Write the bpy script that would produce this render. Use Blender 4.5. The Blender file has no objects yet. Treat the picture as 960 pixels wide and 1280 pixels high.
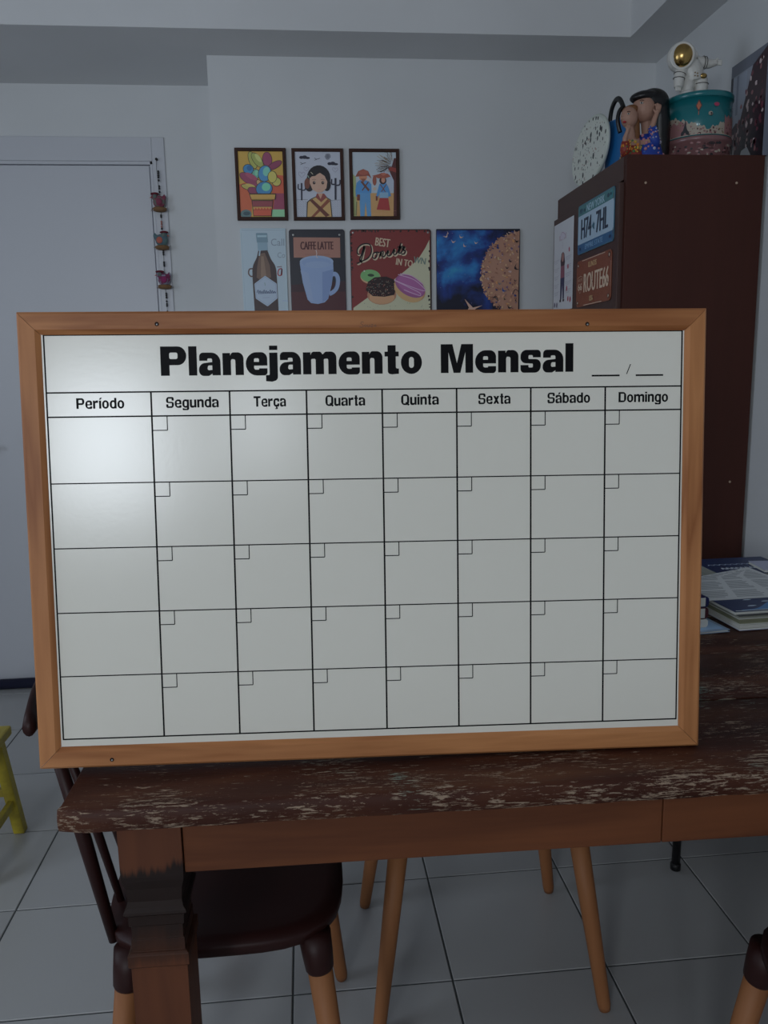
import bpy, bmesh, math, random
from mathutils import Vector, Matrix
from mathutils.geometry import tessellate_polygon

random.seed(7)
S = bpy.context.scene
COL = S.collection

# ------------------------------------------------------------------ camera
def make_camera():
    cd = bpy.data.cameras.new('camera')
    cd.sensor_fit = 'VERTICAL'; cd.sensor_height = 36.0
    cd.lens = 1007.45 / 1280 * 36.0
    cd.clip_start = 0.02
    o = bpy.data.objects.new('camera', cd); COL.objects.link(o)
    pitch, yaw, roll = 0.17518, 0.095367, -0.019053
    f = Vector((math.sin(yaw)*math.cos(pitch), math.cos(yaw)*math.cos(pitch), -math.sin(pitch)))
    r = Vector((math.cos(yaw), -math.sin(yaw), 0)); u = r.cross(f)
    r2 = r*math.cos(roll) + u*math.sin(roll)
    u2 = -r*math.sin(roll) + u*math.cos(roll)
    M = Matrix((r2, u2, -f)).transposed().to_4x4()
    M.translation = (0, 0, 1.3)
    o.matrix_world = M
    S.camera = o
make_camera()

# ------------------------------------------------------------------ world, daylight, exposure
S.view_settings.view_transform = 'Standard'
S.view_settings.look = 'None'
S.view_settings.gamma = 1.0
S.view_settings.use_curve_mapping = False
S.view_settings.exposure = 0.52
W = bpy.data.worlds.new('sky'); S.world = W; W.use_nodes = True
W.node_tree.nodes['Background'].inputs[0].default_value = (0.62, 0.74, 1.0, 1)
W.node_tree.nodes['Background'].inputs[1].default_value = 0.6

def area(name, loc, direction, sx, sy, power, color):
    l = bpy.data.lights.new(name, 'AREA'); l.shape = 'RECTANGLE'; l.size = sx; l.size_y = sy
    l.energy = power; l.color = color
    o = bpy.data.objects.new(name, l); COL.objects.link(o); o.location = loc
    o.rotation_euler = Vector(direction).to_track_quat('-Z', 'Y').to_euler()
    return o
area('window_daylight', (-1.475, -2.57, 1.60), (0, 1, 0), 0.62, 0.80, 24.0, (0.86, 0.93, 1.0))
area('narrow_window_daylight', (-0.56, -2.57, 1.72), (0, 1, 0), 0.24, 0.56, 4.0, (0.86, 0.93, 1.0))
area('side_window_daylight', (-2.37, 0.9, 1.55), (1, 0, 0), 1.2, 1.2, 7.5, (0.76, 0.87, 1.0))

# ------------------------------------------------------------------ colour and materials
def s2l(c):
    return c/12.92 if c <= 0.04045 else ((c+0.055)/1.055)**2.4
def rgb(r, g, b):
    return (s2l(r/255), s2l(g/255), s2l(b/255), 1)
def seen(r, g, b, k=0.37):
    """colour of a print as it looks in the dim room -> its own colour in full light"""
    c = [s2l(v/255)/k for v in (r, g, b)]; g_ = sum(c)/3; c = [x*0.90+g_*0.10 for x in c]; m_ = max(c)
    if m_ > 0.78: c = [x*0.78/m_ for x in c]
    return tuple(c) + (1,)
_m = {}
def mat(name, color, rough=0.6, metal=0.0, coat=0.0, spec=0.5):
    if name in _m: return _m[name]
    m = bpy.data.materials.new(name); m.use_nodes = True
    b = m.node_tree.nodes['Principled BSDF']
    b.inputs['Base Color'].default_value = color
    b.inputs['Roughness'].default_value = rough
    b.inputs['Metallic'].default_value = metal
    b.inputs['Coat Weight'].default_value = coat
    b.inputs['Specular IOR Level'].default_value = spec
    _m[name] = m
    return m
def nodes(m):
    nt = m.node_tree
    return nt, nt.nodes, nt.links, nt.nodes['Principled BSDF']
def coords(nt, scale=(1, 1, 1), rot=(0, 0, 0), kind='Object'):
    tc = nt.nodes.new('ShaderNodeTexCoord'); mp = nt.nodes.new('ShaderNodeMapping')
    mp.inputs['Scale'].default_value = scale; mp.inputs['Rotation'].default_value = rot
    nt.links.new(tc.outputs[kind], mp.inputs['Vector'])
    return mp.outputs['Vector']
def noise(nt, vec, scale, detail=3, rough=0.5, dist=0.0):
    n = nt.nodes.new('ShaderNodeTexNoise')
    n.inputs['Scale'].default_value = scale; n.inputs['Detail'].default_value = detail
    n.inputs['Roughness'].default_value = rough; n.inputs['Distortion'].default_value = dist
    nt.links.new(vec, n.inputs['Vector'])
    return n.outputs['Fac']
def ramp(nt, fac, stops):
    r = nt.nodes.new('ShaderNodeValToRGB'); e = r.color_ramp.elements
    while len(e) < len(stops): e.new(0.5)
    for el, (p, c) in zip(e, stops):
        el.position = p; el.color = c if len(c) == 4 else (*c, 1)
    nt.links.new(fac, r.inputs['Fac'])
    return r.outputs['Color']
def mix(nt, fac, a, b, mode='MIX'):
    m = nt.nodes.new('ShaderNodeMix'); m.data_type = 'RGBA'; m.blend_type = mode
    for sock, v in ((m.inputs[0], fac), (m.inputs[6], a), (m.inputs[7], b)):
        if hasattr(v, 'links'): nt.links.new(v, sock)
        else: sock.default_value = v
    return m.outputs[2]
def mathn(nt, op, a, b=0.0):
    m = nt.nodes.new('ShaderNodeMath'); m.operation = op
    for sock, v in ((m.inputs[0], a), (m.inputs[1], b)):
        if hasattr(v, 'links'): nt.links.new(v, sock)
        else: sock.default_value = v
    return m.outputs[0]
def bump(nt, h, strength, dist, bsdf):
    b = nt.nodes.new('ShaderNodeBump'); b.inputs['Strength'].default_value = strength
    b.inputs['Distance'].default_value = dist
    nt.links.new(h, b.inputs['Height']); nt.links.new(b.outputs['Normal'], bsdf.inputs['Normal'])

def plaster(name, color, rough=0.85):
    m = mat(name, color, rough); nt, n, l, b = nodes(m)
    v = coords(nt)
    f = noise(nt, v, 2.2, 3)
    c2 = tuple(x*0.93 for x in color[:3]) + (1,)
    l.new(ramp(nt, f, [(0.3, c2), (0.7, color)]), b.inputs['Base Color'])
    bump(nt, noise(nt, v, 220, 2), 0.08, 0.001, b)
    return m
def wood(name, c1, c2, axis=0, rough=0.5, scale=1.0, rings=9.0, coat=0.0):
    m = mat(name, c1, rough+0.06, coat=coat, spec=0.3); nt, n, l, b = nodes(m)
    sc = [14, 14, 14]; sc[axis] = 1.1
    v = coords(nt, tuple(x*scale for x in sc))
    f1 = noise(nt, v, 1.0, 4, 0.55, 0.6)
    w = nt.nodes.new('ShaderNodeMath'); w.operation = 'MULTIPLY'; l.new(f1, w.inputs[0]); w.inputs[1].default_value = rings
    fr = nt.nodes.new('ShaderNodeMath'); fr.operation = 'PINGPONG'; l.new(w.outputs[0], fr.inputs[0]); fr.inputs[1].default_value = 1.0
    g = noise(nt, coords(nt, tuple(x*scale*6 for x in sc)), 1.0, 3)
    mid = tuple((a+b2)/2 for a, b2 in zip(c1, c2))
    base = ramp(nt, fr.outputs[0], [(0.0, c2), (0.35, mid), (1.0, c1)])
    col = mix(nt, 0.22, base, ramp(nt, g, [(0.35, c2), (0.65, c1)]))
    l.new(col, b.inputs['Base Color'])
    bump(nt, g, 0.10, 0.0006, b)
    return m

M_WALL = plaster('wall_paint', rgb(219, 221, 222))
M_CEIL = plaster('ceiling_paint', rgb(222, 223, 224))
M_DOOR = mat('door_paint', rgb(200, 202, 208), 0.38)
M_TILE = mat('ceramic_tile', rgb(200, 203, 202), 0.30); 
nt, n, l, b = nodes(M_TILE)
oi = nt.nodes.new('ShaderNodeObjectInfo')
l.new(ramp(nt, oi.outputs['Random'], [(0, rgb(171, 171, 171)), (1, rgb(180, 180, 179))]), b.inputs['Base Color'])
bump(nt, noise(nt, coords(nt), 9, 2), 0.05, 0.002, b)
M_GROUT = mat('grout', rgb(74, 78, 78), 0.9)
M_NAVY = mat('navy_strip', rgb(16, 20, 48), 0.8)
M_PINE = wood('pine', (0.56, 0.245, 0.094, 1), (0.27, 0.090, 0.028, 1), 0, 0.42, 0.85, 7.0)
M_PINEV = wood('pine_upright', (0.56, 0.245, 0.094, 1), (0.27, 0.090, 0.028, 1), 2, 0.42, 0.85, 7.0)
M_BOARD = mat('melamine', rgb(231, 228, 217), 0.20)
nt, n, l, b = nodes(M_BOARD)
bump(nt, noise(nt, coords(nt), 160, 3, 0.6), 0.10, 0.0005, b)
b.inputs['Roughness'].default_value = 0.215
M_INK = mat('black_ink', (0.004, 0.004, 0.005, 1), 0.55, spec=0.12)
M_HOLE = mat('hole', (0.02, 0.008, 0.004, 1), 0.9)
M_DARKWOOD = wood('cabinet_side_wood', (0.068, 0.019, 0.012, 1), (0.046, 0.0125, 0.008, 1), 2, 0.50, 0.45, 1.6)
M_DARKFRONT = wood('cabinet_front_wood', (0.085, 0.045, 0.038, 1), (0.070, 0.036, 0.031, 1), 1, 0.42, 0.5, 1.6)
M_CHAIRWOOD = wood('beech_leg', (0.38, 0.160, 0.064, 1), (0.28, 0.108, 0.040, 1), 2, 0.5, 1.0, 3)
M_CHAIRDARK = mat('dark_brown_lacquer', (0.026, 0.006, 0.005, 1), 0.5, spec=0.3)
M_BLACK = mat('black_paint', (0.008, 0.008, 0.009, 1), 0.45)
M_WHITE = mat('white_glaze', rgb(214, 212, 206), 0.35)
M_PAPER = mat('paper', rgb(205, 206, 200), 0.8)
M_GOLD = mat('gold_visor', (0.50, 0.33, 0.12, 1), 0.25, 1.0)
M_STEEL = mat('screw_metal', (0.5, 0.5, 0.5, 1), 0.35, 1.0)
M_CREAMCAP = mat('cream_screw_cap', rgb(190, 165, 140), 0.5)

# old painted timber of the table: brown paint rubbed down to pale streaks with traces of green
def old_paint(name, edge):
    m = mat(name, (0.1, 0.04, 0.03, 1), 0.55, spec=0.22); nt, n, l, b = nodes(m)
    vb = coords(nt, (1, 1, 1))
    geo = nt.nodes.new('ShaderNodeNewGeometry'); sx = nt.nodes.new('ShaderNodeSeparateXYZ'); l.new(geo.outputs['Normal'], sx.inputs[0])
    front = ramp(nt, mathn(nt, 'MULTIPLY', sx.outputs[1], -1.0), [(0.3, (0, 0, 0)), (0.8, (1, 1, 1))])   # the sawn front edge has lost more paint
    big = noise(nt, coords(nt, (1.0, 1.6, 1.6)), 5.5, 3, 0.6)
    streak = noise(nt, coords(nt, (20, 120, 120)), 2.2, 5, 0.8, 0.5)
    fine = noise(nt, coords(nt, (20, 170, 170)), 2.0, 3, 0.65)
    gate = ramp(nt, mathn(nt, 'ADD', big, mathn(nt, 'MULTIPLY', front, 0.075)), [(0.46, (0, 0, 0)), (0.64, (1, 1, 1))])
    fl_ = mathn(nt, 'ADD', mathn(nt, 'MULTIPLY', streak, 0.65), mathn(nt, 'MULTIPLY', fine, 0.35))
    fl_ = mathn(nt, 'ADD', fl_, mathn(nt, 'MULTIPLY', gate, 0.085))
    mask = ramp(nt, fl_, [(0.598, (0, 0, 0)), (0.632, (0.85, 0.85, 0.85))])
    brown = ramp(nt, noise(nt, coords(nt, (2, 10, 10)), 2.0, 4), [(0.3, (0.032, 0.0090, 0.005, 1)), (0.52, (0.056, 0.0165, 0.009, 1)), (0.75, (0.105, 0.036, 0.015, 1))])
    pale = ramp(nt, noise(nt, vb, 7.0, 3), [(0.45, (0.38, 0.28, 0.20, 1)), (0.60, (0.34, 0.26, 0.19, 1)), (0.66, (0.24, 0.33, 0.27, 1))])
    col = mix(nt, mask, brown, pale)
    l.new(col, b.inputs['Base Color'])
    bump(nt, mathn(nt, 'SUBTRACT', fine, mask), 0.5, 0.0012, b)
    r = ramp(nt, mask, [(0, (0.52, 0.52, 0.52)), (1, (0.85, 0.85, 0.85))]); l.new(r, b.inputs['Roughness'])
    return m
M_TABLETOP = old_paint('old_paint_top', True)
M_APRON = wood('apron_wood', (0.19, 0.062, 0.022, 1), (0.105, 0.032, 0.012, 1), 0, 0.5, 0.9, 4)
def leg_material():
    m = wood('table_leg_wood', (0.165, 0.054, 0.022, 1), (0.095, 0.030, 0.013, 1), 2, 0.5, 0.8, 4)
    nt, n, l, b = nodes(m)
    src = b.inputs['Base Color'].links[0].from_socket
    tc = nt.nodes.new('ShaderNodeTexCoord'); sx = nt.nodes.new('ShaderNodeSeparateXYZ'); l.new(tc.outputs['Object'], sx.inputs[0])
    jag = noise(nt, coords(nt, (60, 60, 3)), 1.0, 3, 0.6)
    z = mathn(nt, 'ADD', sx.outputs[2], mathn(nt, 'MULTIPLY', jag, -0.07))
    # dark stained band over the mouldings (z 0.52 .. 0.65 of the leg)
    dark = ramp(nt, z, [(0.0, (0, 0, 0)), (0.485, (0, 0, 0)), (0.50, (0.5, 0.5, 0.5)), (0.545, (0.92, 0.92, 0.92)), (0.625, (0.95, 0.95, 0.95)), (0.635, (0, 0, 0))])
    l.new(mix(nt, dark, src, (0.009, 0.005, 0.0045, 1)), b.inputs['Base Color'])
    return m
M_LEG = leg_material()

# ------------------------------------------------------------------ mesh building
class MB:
    def __init__(s): s.v = []; s.f = []; s.mi = []; s.mats = []; s.sm = []
    def _mi(s, m):
        if m is None: return 0
        if m not in s.mats: s.mats.append(m)
        return s.mats.index(m)
    def add(s, vs, fs, m=None, smooth=False):
        k = len(s.v); s.v += [tuple(v) for v in vs]; i = s._mi(m)
        for f in fs: s.f.append(tuple(k+a for a in f)); s.mi.append(i); s.sm.append(smooth)
        return s
    def box(s, a, b, m=None):
        (x0, y0, z0), (x1, y1, z1) = a, b
        vs = [(x0,y0,z0),(x1,y0,z0),(x1,y1,z0),(x0,y1,z0),(x0,y0,z1),(x1,y0,z1),(x1,y1,z1),(x0,y1,z1)]
        return s.add(vs, [(0,3,2,1),(4,5,6,7),(0,1,5,4),(1,2,6,5),(2,3,7,6),(3,0,4,7)], m)
    def prism(s, poly, lo, hi, m=None, axis=2):
        """poly of 2-D points extruded; axis=2: xy->z, axis=1: xz->y, axis=0: yz->x"""
        def P(p, h): return {2: (p[0], p[1], h), 1: (p[0], h, p[1]), 0: (h, p[0], p[1])}[axis]
        n = len(poly)
        vs = [P(p, lo) for p in poly] + [P(p, hi) for p in poly]
        fs = [(i, (i+1) % n, n+(i+1) % n, n+i) for i in range(n)] + [tuple(range(n-1, -1, -1)), tuple(range(n, 2*n))]
        return s.add(vs, fs, m)
    def ell(s, c, r, m=None, seg=20, ring=12, rot=None):
        vs = []; fs = []
        for i in range(ring+1):
            t = math.pi*i/ring
            for j in range(seg):
                a = 2*math.pi*j/seg
                p = Vector((r[0]*math.sin(t)*math.cos(a), r[1]*math.sin(t)*math.sin(a), r[2]*math.cos(t)))
                if rot: p = rot @ p
                vs.append(p+Vector(c))
        for i in range(ring):
            for j in range(seg):
                a = i*seg+j; b2 = i*seg+(j+1) % seg
                fs.append((a, a+seg, b2+seg, b2))
        return s.add(vs, fs, m, True)
    def tube(s, pts, rad, m=None, seg=12, cap=True, flat=1.0):
        pts = [Vector(p) for p in pts]; n = len(pts)
        if not hasattr(rad, '__len__'): rad = [rad]*n
        vs = []; fs = []
        prev = None
        for i, p in enumerate(pts):
            d = (pts[min(i+1, n-1)]-pts[max(i-1, 0)]).normalized()
            up = prev if prev is not None else (Vector((0, 0, 1)) if abs(d.z) < 0.9 else Vector((0, 1, 0)))
            a = d.cross(up); 
            if a.length < 1e-6: a = d.cross(Vector((1, 0, 0)))
            a.normalize(); b2 = a.cross(d).normalized(); prev = b2
            for j in range(seg):
                t = 2*math.pi*j/seg
                vs.append(p + (a*math.cos(t) + b2*math.sin(t)*flat)*rad[i])
        for i in range(n-1):
            for j in range(seg):
                k = i*seg+j; k2 = i*seg+(j+1) % seg
                fs.append((k, k2, k2+seg, k+seg))
        if cap:
            fs.append(tuple(range(seg-1, -1, -1))); fs.append(tuple((n-1)*seg+j for j in range(seg)))
        return s.add(vs, fs, m, True)
    def lathe(s, prof, c=(0, 0, 0), m=None, seg=32, cap=True):
        vs = []; fs = []; n = len(prof)
        for r, z in prof:
            for j in range(seg):
                t = 2*math.pi*j/seg; vs.append((c[0]+r*math.cos(t), c[1]+r*math.sin(t), c[2]+z))
        for i in range(n-1):
            for j in range(seg):
                k = i*seg+j; k2 = i*seg+(j+1) % seg
                fs.append((k, k2, k2+seg, k+seg))
        if cap:
            fs.append(tuple(range(seg-1, -1, -1))); fs.append(tuple((n-1)*seg+j for j in range(seg)))
        return s.add(vs, fs, m, True)
    def build(s, name, m=None, parent=None, bevel=0, remesh=0, autosmooth=True, subsurf=0):
        me = bpy.data.meshes.new(name); me.from_pydata(s.v, [], s.f)
        ms = s.mats if s.mats else [m]
        for x in ms: me.materials.append(x)
        me.polygons.foreach_set('material_index', s.mi)
        me.polygons.foreach_set('use_smooth', s.sm)
        bm = bmesh.new(); bm.from_mesh(me); bmesh.ops.recalc_face_normals(bm, faces=bm.faces); bm.to_mesh(me); bm.free()
        me.update()
        o = bpy.data.objects.new(name, me); COL.objects.link(o)
        if parent: o.parent = parent
        if remesh:
            r = o.modifiers.new('remesh', 'REMESH'); r.mode = 'VOXEL'; r.voxel_size = remesh; r.use_smooth_shade = True
            sm = o.modifiers.new('smooth', 'SMOOTH'); sm.iterations = 4; sm.factor = 0.5
        if bevel:
            bv = o.modifiers.new('bevel', 'BEVEL'); bv.width = bevel; bv.segments = 2; bv.limit_method = 'ANGLE'; bv.angle_limit = math.radians(35)
        if subsurf:
            ss = o.modifiers.new('sub', 'SUBSURF'); ss.levels = subsurf; ss.render_levels = subsurf
        return o

def tag(o, label=None, cat=None, group=None, kind=None):
    if label: o['label'] = label
    if cat: o['category'] = cat
    if group: o['group'] = group
    if kind: o['kind'] = kind
    return o
def thing(name, loc=(0, 0, 0), rz=0.0, label=None, cat=None, group=None, rot=None):
    o = bpy.data.objects.new(name, None); COL.objects.link(o); o.empty_display_size = 0.05
    o.location = loc; o.rotation_euler = rot if rot else (0, 0, rz)
    return tag(o, label, cat, group)
def struct(o):
    o['kind'] = 'structure'; return o

def rpoly(pts, seg=6):
    """closed polygon with rounded corners: points (x, y, radius)"""
    out = []; n = len(pts)
    pts = [p if len(p) == 3 else (*p, 0) for p in pts]
    for i in range(n):
        p = Vector(pts[i][:2]); r = pts[i][2]
        if r <= 0: out.append((p.x, p.y)); continue
        a = (Vector(pts[i-1][:2])-p); c = (Vector(pts[(i+1) % n][:2])-p)
        la, lc = a.length, c.length
        a.normalize(); c.normalize()
        cosv = max(-0.999, min(0.999, a.dot(c))); half = math.acos(cosv)/2
        d = min(r/math.tan(half), la*0.5, lc*0.5)
        p0 = p+a*d; p1 = p+c*d
        for k in range(seg+1):
            t = k/seg
            # quadratic-rational arc close to a circle
            w = math.sin(half)
            b0, b1, b2_ = (1-t)**2, 2*t*(1-t)*w, t*t
            q = (p0*b0+p*b1+p1*b2_)/(b0+b1+b2_); out.append((q.x, q.y))
    return out
def smooth_line(pts, k=5):
    P = [Vector(p) for p in pts]; out = []
    for i in range(len(P)-1):
        p0, p1, p2, p3 = P[max(i-1, 0)], P[i], P[i+1], P[min(i+2, len(P)-1)]
        for j in range(k):
            t = j/k
            out.append(0.5*((2*p1)+(-p0+p2)*t+(2*p0-5*p1+4*p2-p3)*t*t+(-p0+3*p1-3*p2+p3)*t**3))
    out.append(P[-1])
    return [tuple(v) for v in out]

_fontcache = {}
def font_mesh(txt, shear=0.0):
    key = (txt, shear)
    if key in _fontcache: return _fontcache[key]
    c = bpy.data.curves.new('lettering', 'FONT'); c.body = txt; c.size = 1.0; c.shear = shear; c.resolution_u = 3
    o = bpy.data.objects.new('lettering', c); COL.objects.link(o)
    me = o.to_mesh()
    vs = [(v.co.x, v.co.y) for v in me.vertices]; fs = [tuple(p.vertices) for p in me.polygons]
    o.to_mesh_clear(); bpy.data.objects.remove(o); bpy.data.curves.remove(c)
    _fontcache[key] = (vs, fs)
    return vs, fs

class Print:
    """flat print in millimetres on a surface facing local -Y (x right, z up), layered outwards"""
    def __init__(s, x0=0.0, z0=0.0, y=0.0, step=0.00006, fn=None, finish=0.45):
        s.mb = MB(); s.x0, s.z0, s.y, s.step = x0, z0, y, step; s.k = 1; s.fn = fn; s.finish = finish; s.clip = None
    def P(s, p):
        if s.fn: p = s.fn(*p[:2])
        x, y = p[0], p[1]
        if s.clip: x = max(s.clip[0], min(s.clip[2], x)); y = max(s.clip[1], min(s.clip[3], y))
        return (s.x0+x*0.001, s.y-s.k*s.step, s.z0+y*0.001)
    def m(s, c):
        if not isinstance(c, tuple): return c
        nm = 'ink_%d_%d_%d' % tuple(int(v*255) for v in c[:3])
        return mat(nm, seen(*c[:3]), s.finish)
    def poly(s, pts, c, holes=()):
        loops = [[Vector((s.P(p)[0]*1000, s.P(p)[2]*1000, 0)) for p in L] for L in [pts, *holes]]
        allp = [v for L in loops for v in L]
        tris = tessellate_polygon(loops)
        yy = s.y-s.k*s.step
        vs = [(v.x*0.001, yy, v.y*0.001) for v in allp]
        fs = []
        for t in tris:
            a, b2, c2 = (allp[i] for i in t)
            ar = (b2.x-a.x)*(c2.y-a.y)-(b2.y-a.y)*(c2.x-a.x)
            if abs(ar) < 1e-6: continue
            fs.append(tuple(t) if ar > 0 else tuple(reversed(t)))
        s.mb.add(vs, fs, s.m(c)); s.k += 1
        return s
    def ell(s, cx, cy, rx, ry, c, rot=0, a0=0, a1=360, seg=22, jag=0):
        R = math.radians(rot); pts = []
        for i in range(seg if a1-a0 == 360 else seg+1):
            t = math.radians(a0+(a1-a0)*i/seg); j = 1+random.uniform(-jag, jag)
            x, y = rx*math.cos(t)*j, ry*math.sin(t)*j
            pts.append((cx+x*math.cos(R)-y*math.sin(R), cy+x*math.sin(R)+y*math.cos(R)))
        return s.poly(pts, c)
    def rect(s, x0, y0, x1, y1, c): return s.poly([(x0, y0), (x1, y0), (x1, y1), (x0, y1)], c)
    def line(s, pts, w, c, smooth=False, keep=False):
        if smooth: pts = smooth_line(pts)
        P = [Vector(s.P(p)) for p in pts]; yy = s.y-s.k*s.step
        vs = []; n = len(P); hw = w*0.0005
        for i, p in enumerate(P):
            d = P[min(i+1, n-1)]-P[max(i-1, 0)]; d = Vector((d.x, d.z))
            if d.length < 1e-9: d = Vector((1, 0))
            d.normalize(); nn = Vector((-d.y, d.x))*hw
            vs += [(p.x+nn.x, yy, p.z+nn.y), (p.x-nn.x, yy, p.z-nn.y)]
        s.mb.add(vs, [(2*i, 2*i+1, 2*i+3, 2*i+2) for i in range(n-1)], s.m(c))
        if not keep: s.k += 1
        return s
    def text(s, txt, box, c, bold=0.0, shear=0.0, rot=0.0):
        vs, fs = font_mesh(txt, shear)
        xs = [v[0] for v in vs]; ys = [v[1] for v in vs]
        ax, bx, ay, by = min(xs), max(xs), min(ys), max(ys)
        x0, y0, x1, y1 = box
        offs = [0] if not bold else [-bold, 0, bold]
        cx, cy = (x0+x1)/2, (y0+y1)/2; R = math.radians(rot)
        for o in offs:
            q = []
            for v in vs:
                x = x0+(v[0]-ax)/(bx-ax)*(x1-x0)+o; y = y0+(v[1]-ay)/(by-ay)*(y1-y0)
                x, y = cx+(x-cx)*math.cos(R)-(y-cy)*math.sin(R), cy+(x-cx)*math.sin(R)+(y-cy)*math.cos(R)
                q.append(s.P((x, y)))
            s.mb.add(q, fs, s.m(c)); s.k += 1
        return s
    def build(s, name, parent):
        me = bpy.data.meshes.new(name); me.from_pydata(s.mb.v, [], s.mb.f)
        for x in s.mb.mats: me.materials.append(x)
        me.polygons.foreach_set('material_index', s.mb.mi); me.update()
        o = bpy.data.objects.new(name, me); COL.objects.link(o); o.parent = parent
        return o

# ------------------------------------------------------------------ the room
XR, YB, YD, XL, YF = 1.333, 3.09, 3.40, -2.40, -2.60
ZS, ZC = 2.39, 2.56          # soffit, raised ceiling
XE = -0.296                  # edge of the pier beside the doorway

# floor: grout bed + tiles
fl = MB().box((XL-0.1, YF-0.1, -0.08), (XR+0.1, YD+0.1, -0.0022)).build('floor', M_GROUT); struct(fl)
gx = [0.275+0.343*k for k in range(-8, 4)]; gy = [1.516+0.3585*k for k in range(-12, 6)]
xs = [XL]+[x for x in gx if XL+0.02 < x < XR-0.02]+[XR]; ys = [YF]+[y for y in gy if YF+0.02 < y < YD-0.02]+[YD]
tile_mesh = {}
for i in range(len(xs)-1):
    for j in range(len(ys)-1):
        w, d = xs[i+1]-xs[i]-0.0042, ys[j+1]-ys[j]-0.0042
        key = (round(w, 3), round(d, 3))
        if key not in tile_mesh:
            e = 0.0016; W2, D2 = w/2, d/2
            vs = [(-W2,-D2,-0.006),(W2,-D2,-0.006),(W2,D2,-0.006),(-W2,D2,-0.006),
                  (-W2,-D2,-0.0010),(W2,-D2,-0.0010),(W2,D2,-0.0010),(-W2,D2,-0.0010),
                  (-W2+e,-D2+e,0),(W2-e,-D2+e,0),(W2-e,D2-e,0),(-W2+e,D2-e,0)]
            fs = [(0,1,5,4),(1,2,6,5),(2,3,7,6),(3,0,4,7),(4,5,9,8),(5,6,10,9),(6,7,11,10),(7,4,8,11),(8,9,10,11)]
            me = bpy.data.meshes.new('tile'); me.from_pydata(vs, [], fs); me.materials.append(M_TILE); me.update(); tile_mesh[key] = me
        o = bpy.data.objects.new('tile', tile_mesh[key]); COL.objects.link(o); o.parent = fl
        o.location = ((xs[i]+xs[i+1])/2, (ys[j]+ys[j+1])/2, 0)

struct(MB().box((XE, YB, 0), (XR, YD+0.12, ZS)).build('wall_back', M_WALL))
DX0, DX1, DZ = -1.385, -0.566, 2.1015      # door leaf
wd = MB().box((XL, YD, 0), (DX0-0.055, YD+0.1, ZS)).box((DX1+0.055, YD, 0), (XE, YD+0.1, ZS)).box((DX0-0.055, YD, DZ+0.10), (DX1+0.055, YD+0.1, ZS))
struct(wd.build('wall_doorway', M_WALL))
struct(MB().box((XR, YF, 0), (XR+0.1, YD+0.1, ZC)).build('wall_right', M_WALL))
# wall behind the camera with its window opening
wx0, wx1, wz0, wz1 = -1.80, -1.15, 1.18, 2.02
vx0, vx1, vz0, vz1 = -0.69, -0.43, 1.43, 2.01
wf = MB().box((XL, YF-0.1, 0), (wx0, YF, ZC)).box((wx1, YF-0.1, 0), (vx0, YF, ZC)).box((vx1, YF-0.1, 0), (XR, YF, ZC)).box((vx0, YF-0.1, 0), (vx1, YF, vz0)).box((vx0, YF-0.1, vz1), (vx1, YF, ZC)).box((wx0, YF-0.1, 0), (wx1, YF, wz0)).box((wx0, YF-0.1, wz1), (wx1, YF, ZC))
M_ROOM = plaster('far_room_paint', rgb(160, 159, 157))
struct(wf.build('wall_front', M_ROOM))
sy0, sy1, sz0, sz1 = 0.27, 1.53, 0.92, 2.18
wl = MB().box((XL-0.1, YF, 0), (XL, sy0, ZC)).box((XL-0.1, sy1, 0), (XL, YD, ZC)).box((XL-0.1, sy0, 0), (XL, sy1, sz0)).box((XL-0.1, sy0, sz1), (XL, sy1, ZC))
struct(wl.build('wall_left', M_ROOM))
# window frames
w1 = MB()
for a, b2 in (((wx0, YF-0.09, wz0), (wx0+0.03, YF-0.03, wz1)), ((wx1-0.03, YF-0.09, wz0), (wx1, YF-0.03, wz1)), ((wx0, YF-0.09, wz0), (wx1, YF-0.03, wz0+0.03)), ((wx0, YF-0.09, wz1-0.03), (wx1, YF-0.03, wz1))): w1.box(a, b2)
struct(w1.build('window_1', M_WHITE))
w3 = MB()
for a, b2 in (((vx0, YF-0.09, vz0), (vx0+0.012, YF-0.03, vz1)), ((vx1-0.012, YF-0.09, vz0), (vx1, YF-0.03, vz1)), ((vx0, YF-0.09, vz0), (vx1, YF-0.03, vz0+0.012)), ((vx0, YF-0.09, vz1-0.012), (vx1, YF-0.03, vz1))): w3.box(a, b2)
struct(w3.build('window_3', M_WHITE))
w2 = MB()
for a, b2 in (((XL-0.09, sy0, sz0), (XL-0.03, sy0+0.03, sz1)), ((XL-0.09, sy1-0.03, sz0), (XL-0.03, sy1, sz1)), ((XL-0.09, sy0, sz0), (XL-0.03, sy1, sz0+0.03)), ((XL-0.09, sy0, sz1-0.03), (XL-0.03, sy1, sz1))): w2.box(a, b2)
struct(w2.build('window_2', M_WHITE))
struct(MB().box((XL-0.1, YF-0.1, ZC), (XR+0.1, YD+0.12, ZC+0.08)).build('ceiling', M_CEIL))
# dropped border of the ceiling: one L-shaped run
XS, YS = 1.142, 2.864
struct(MB().prism([(XL, YS), (XS, YS), (XS, YF), (XR, YF), (XR, YD+0.1), (XL, YD+0.1)], ZS, ZC).build('trim_1', M_CEIL))

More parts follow.
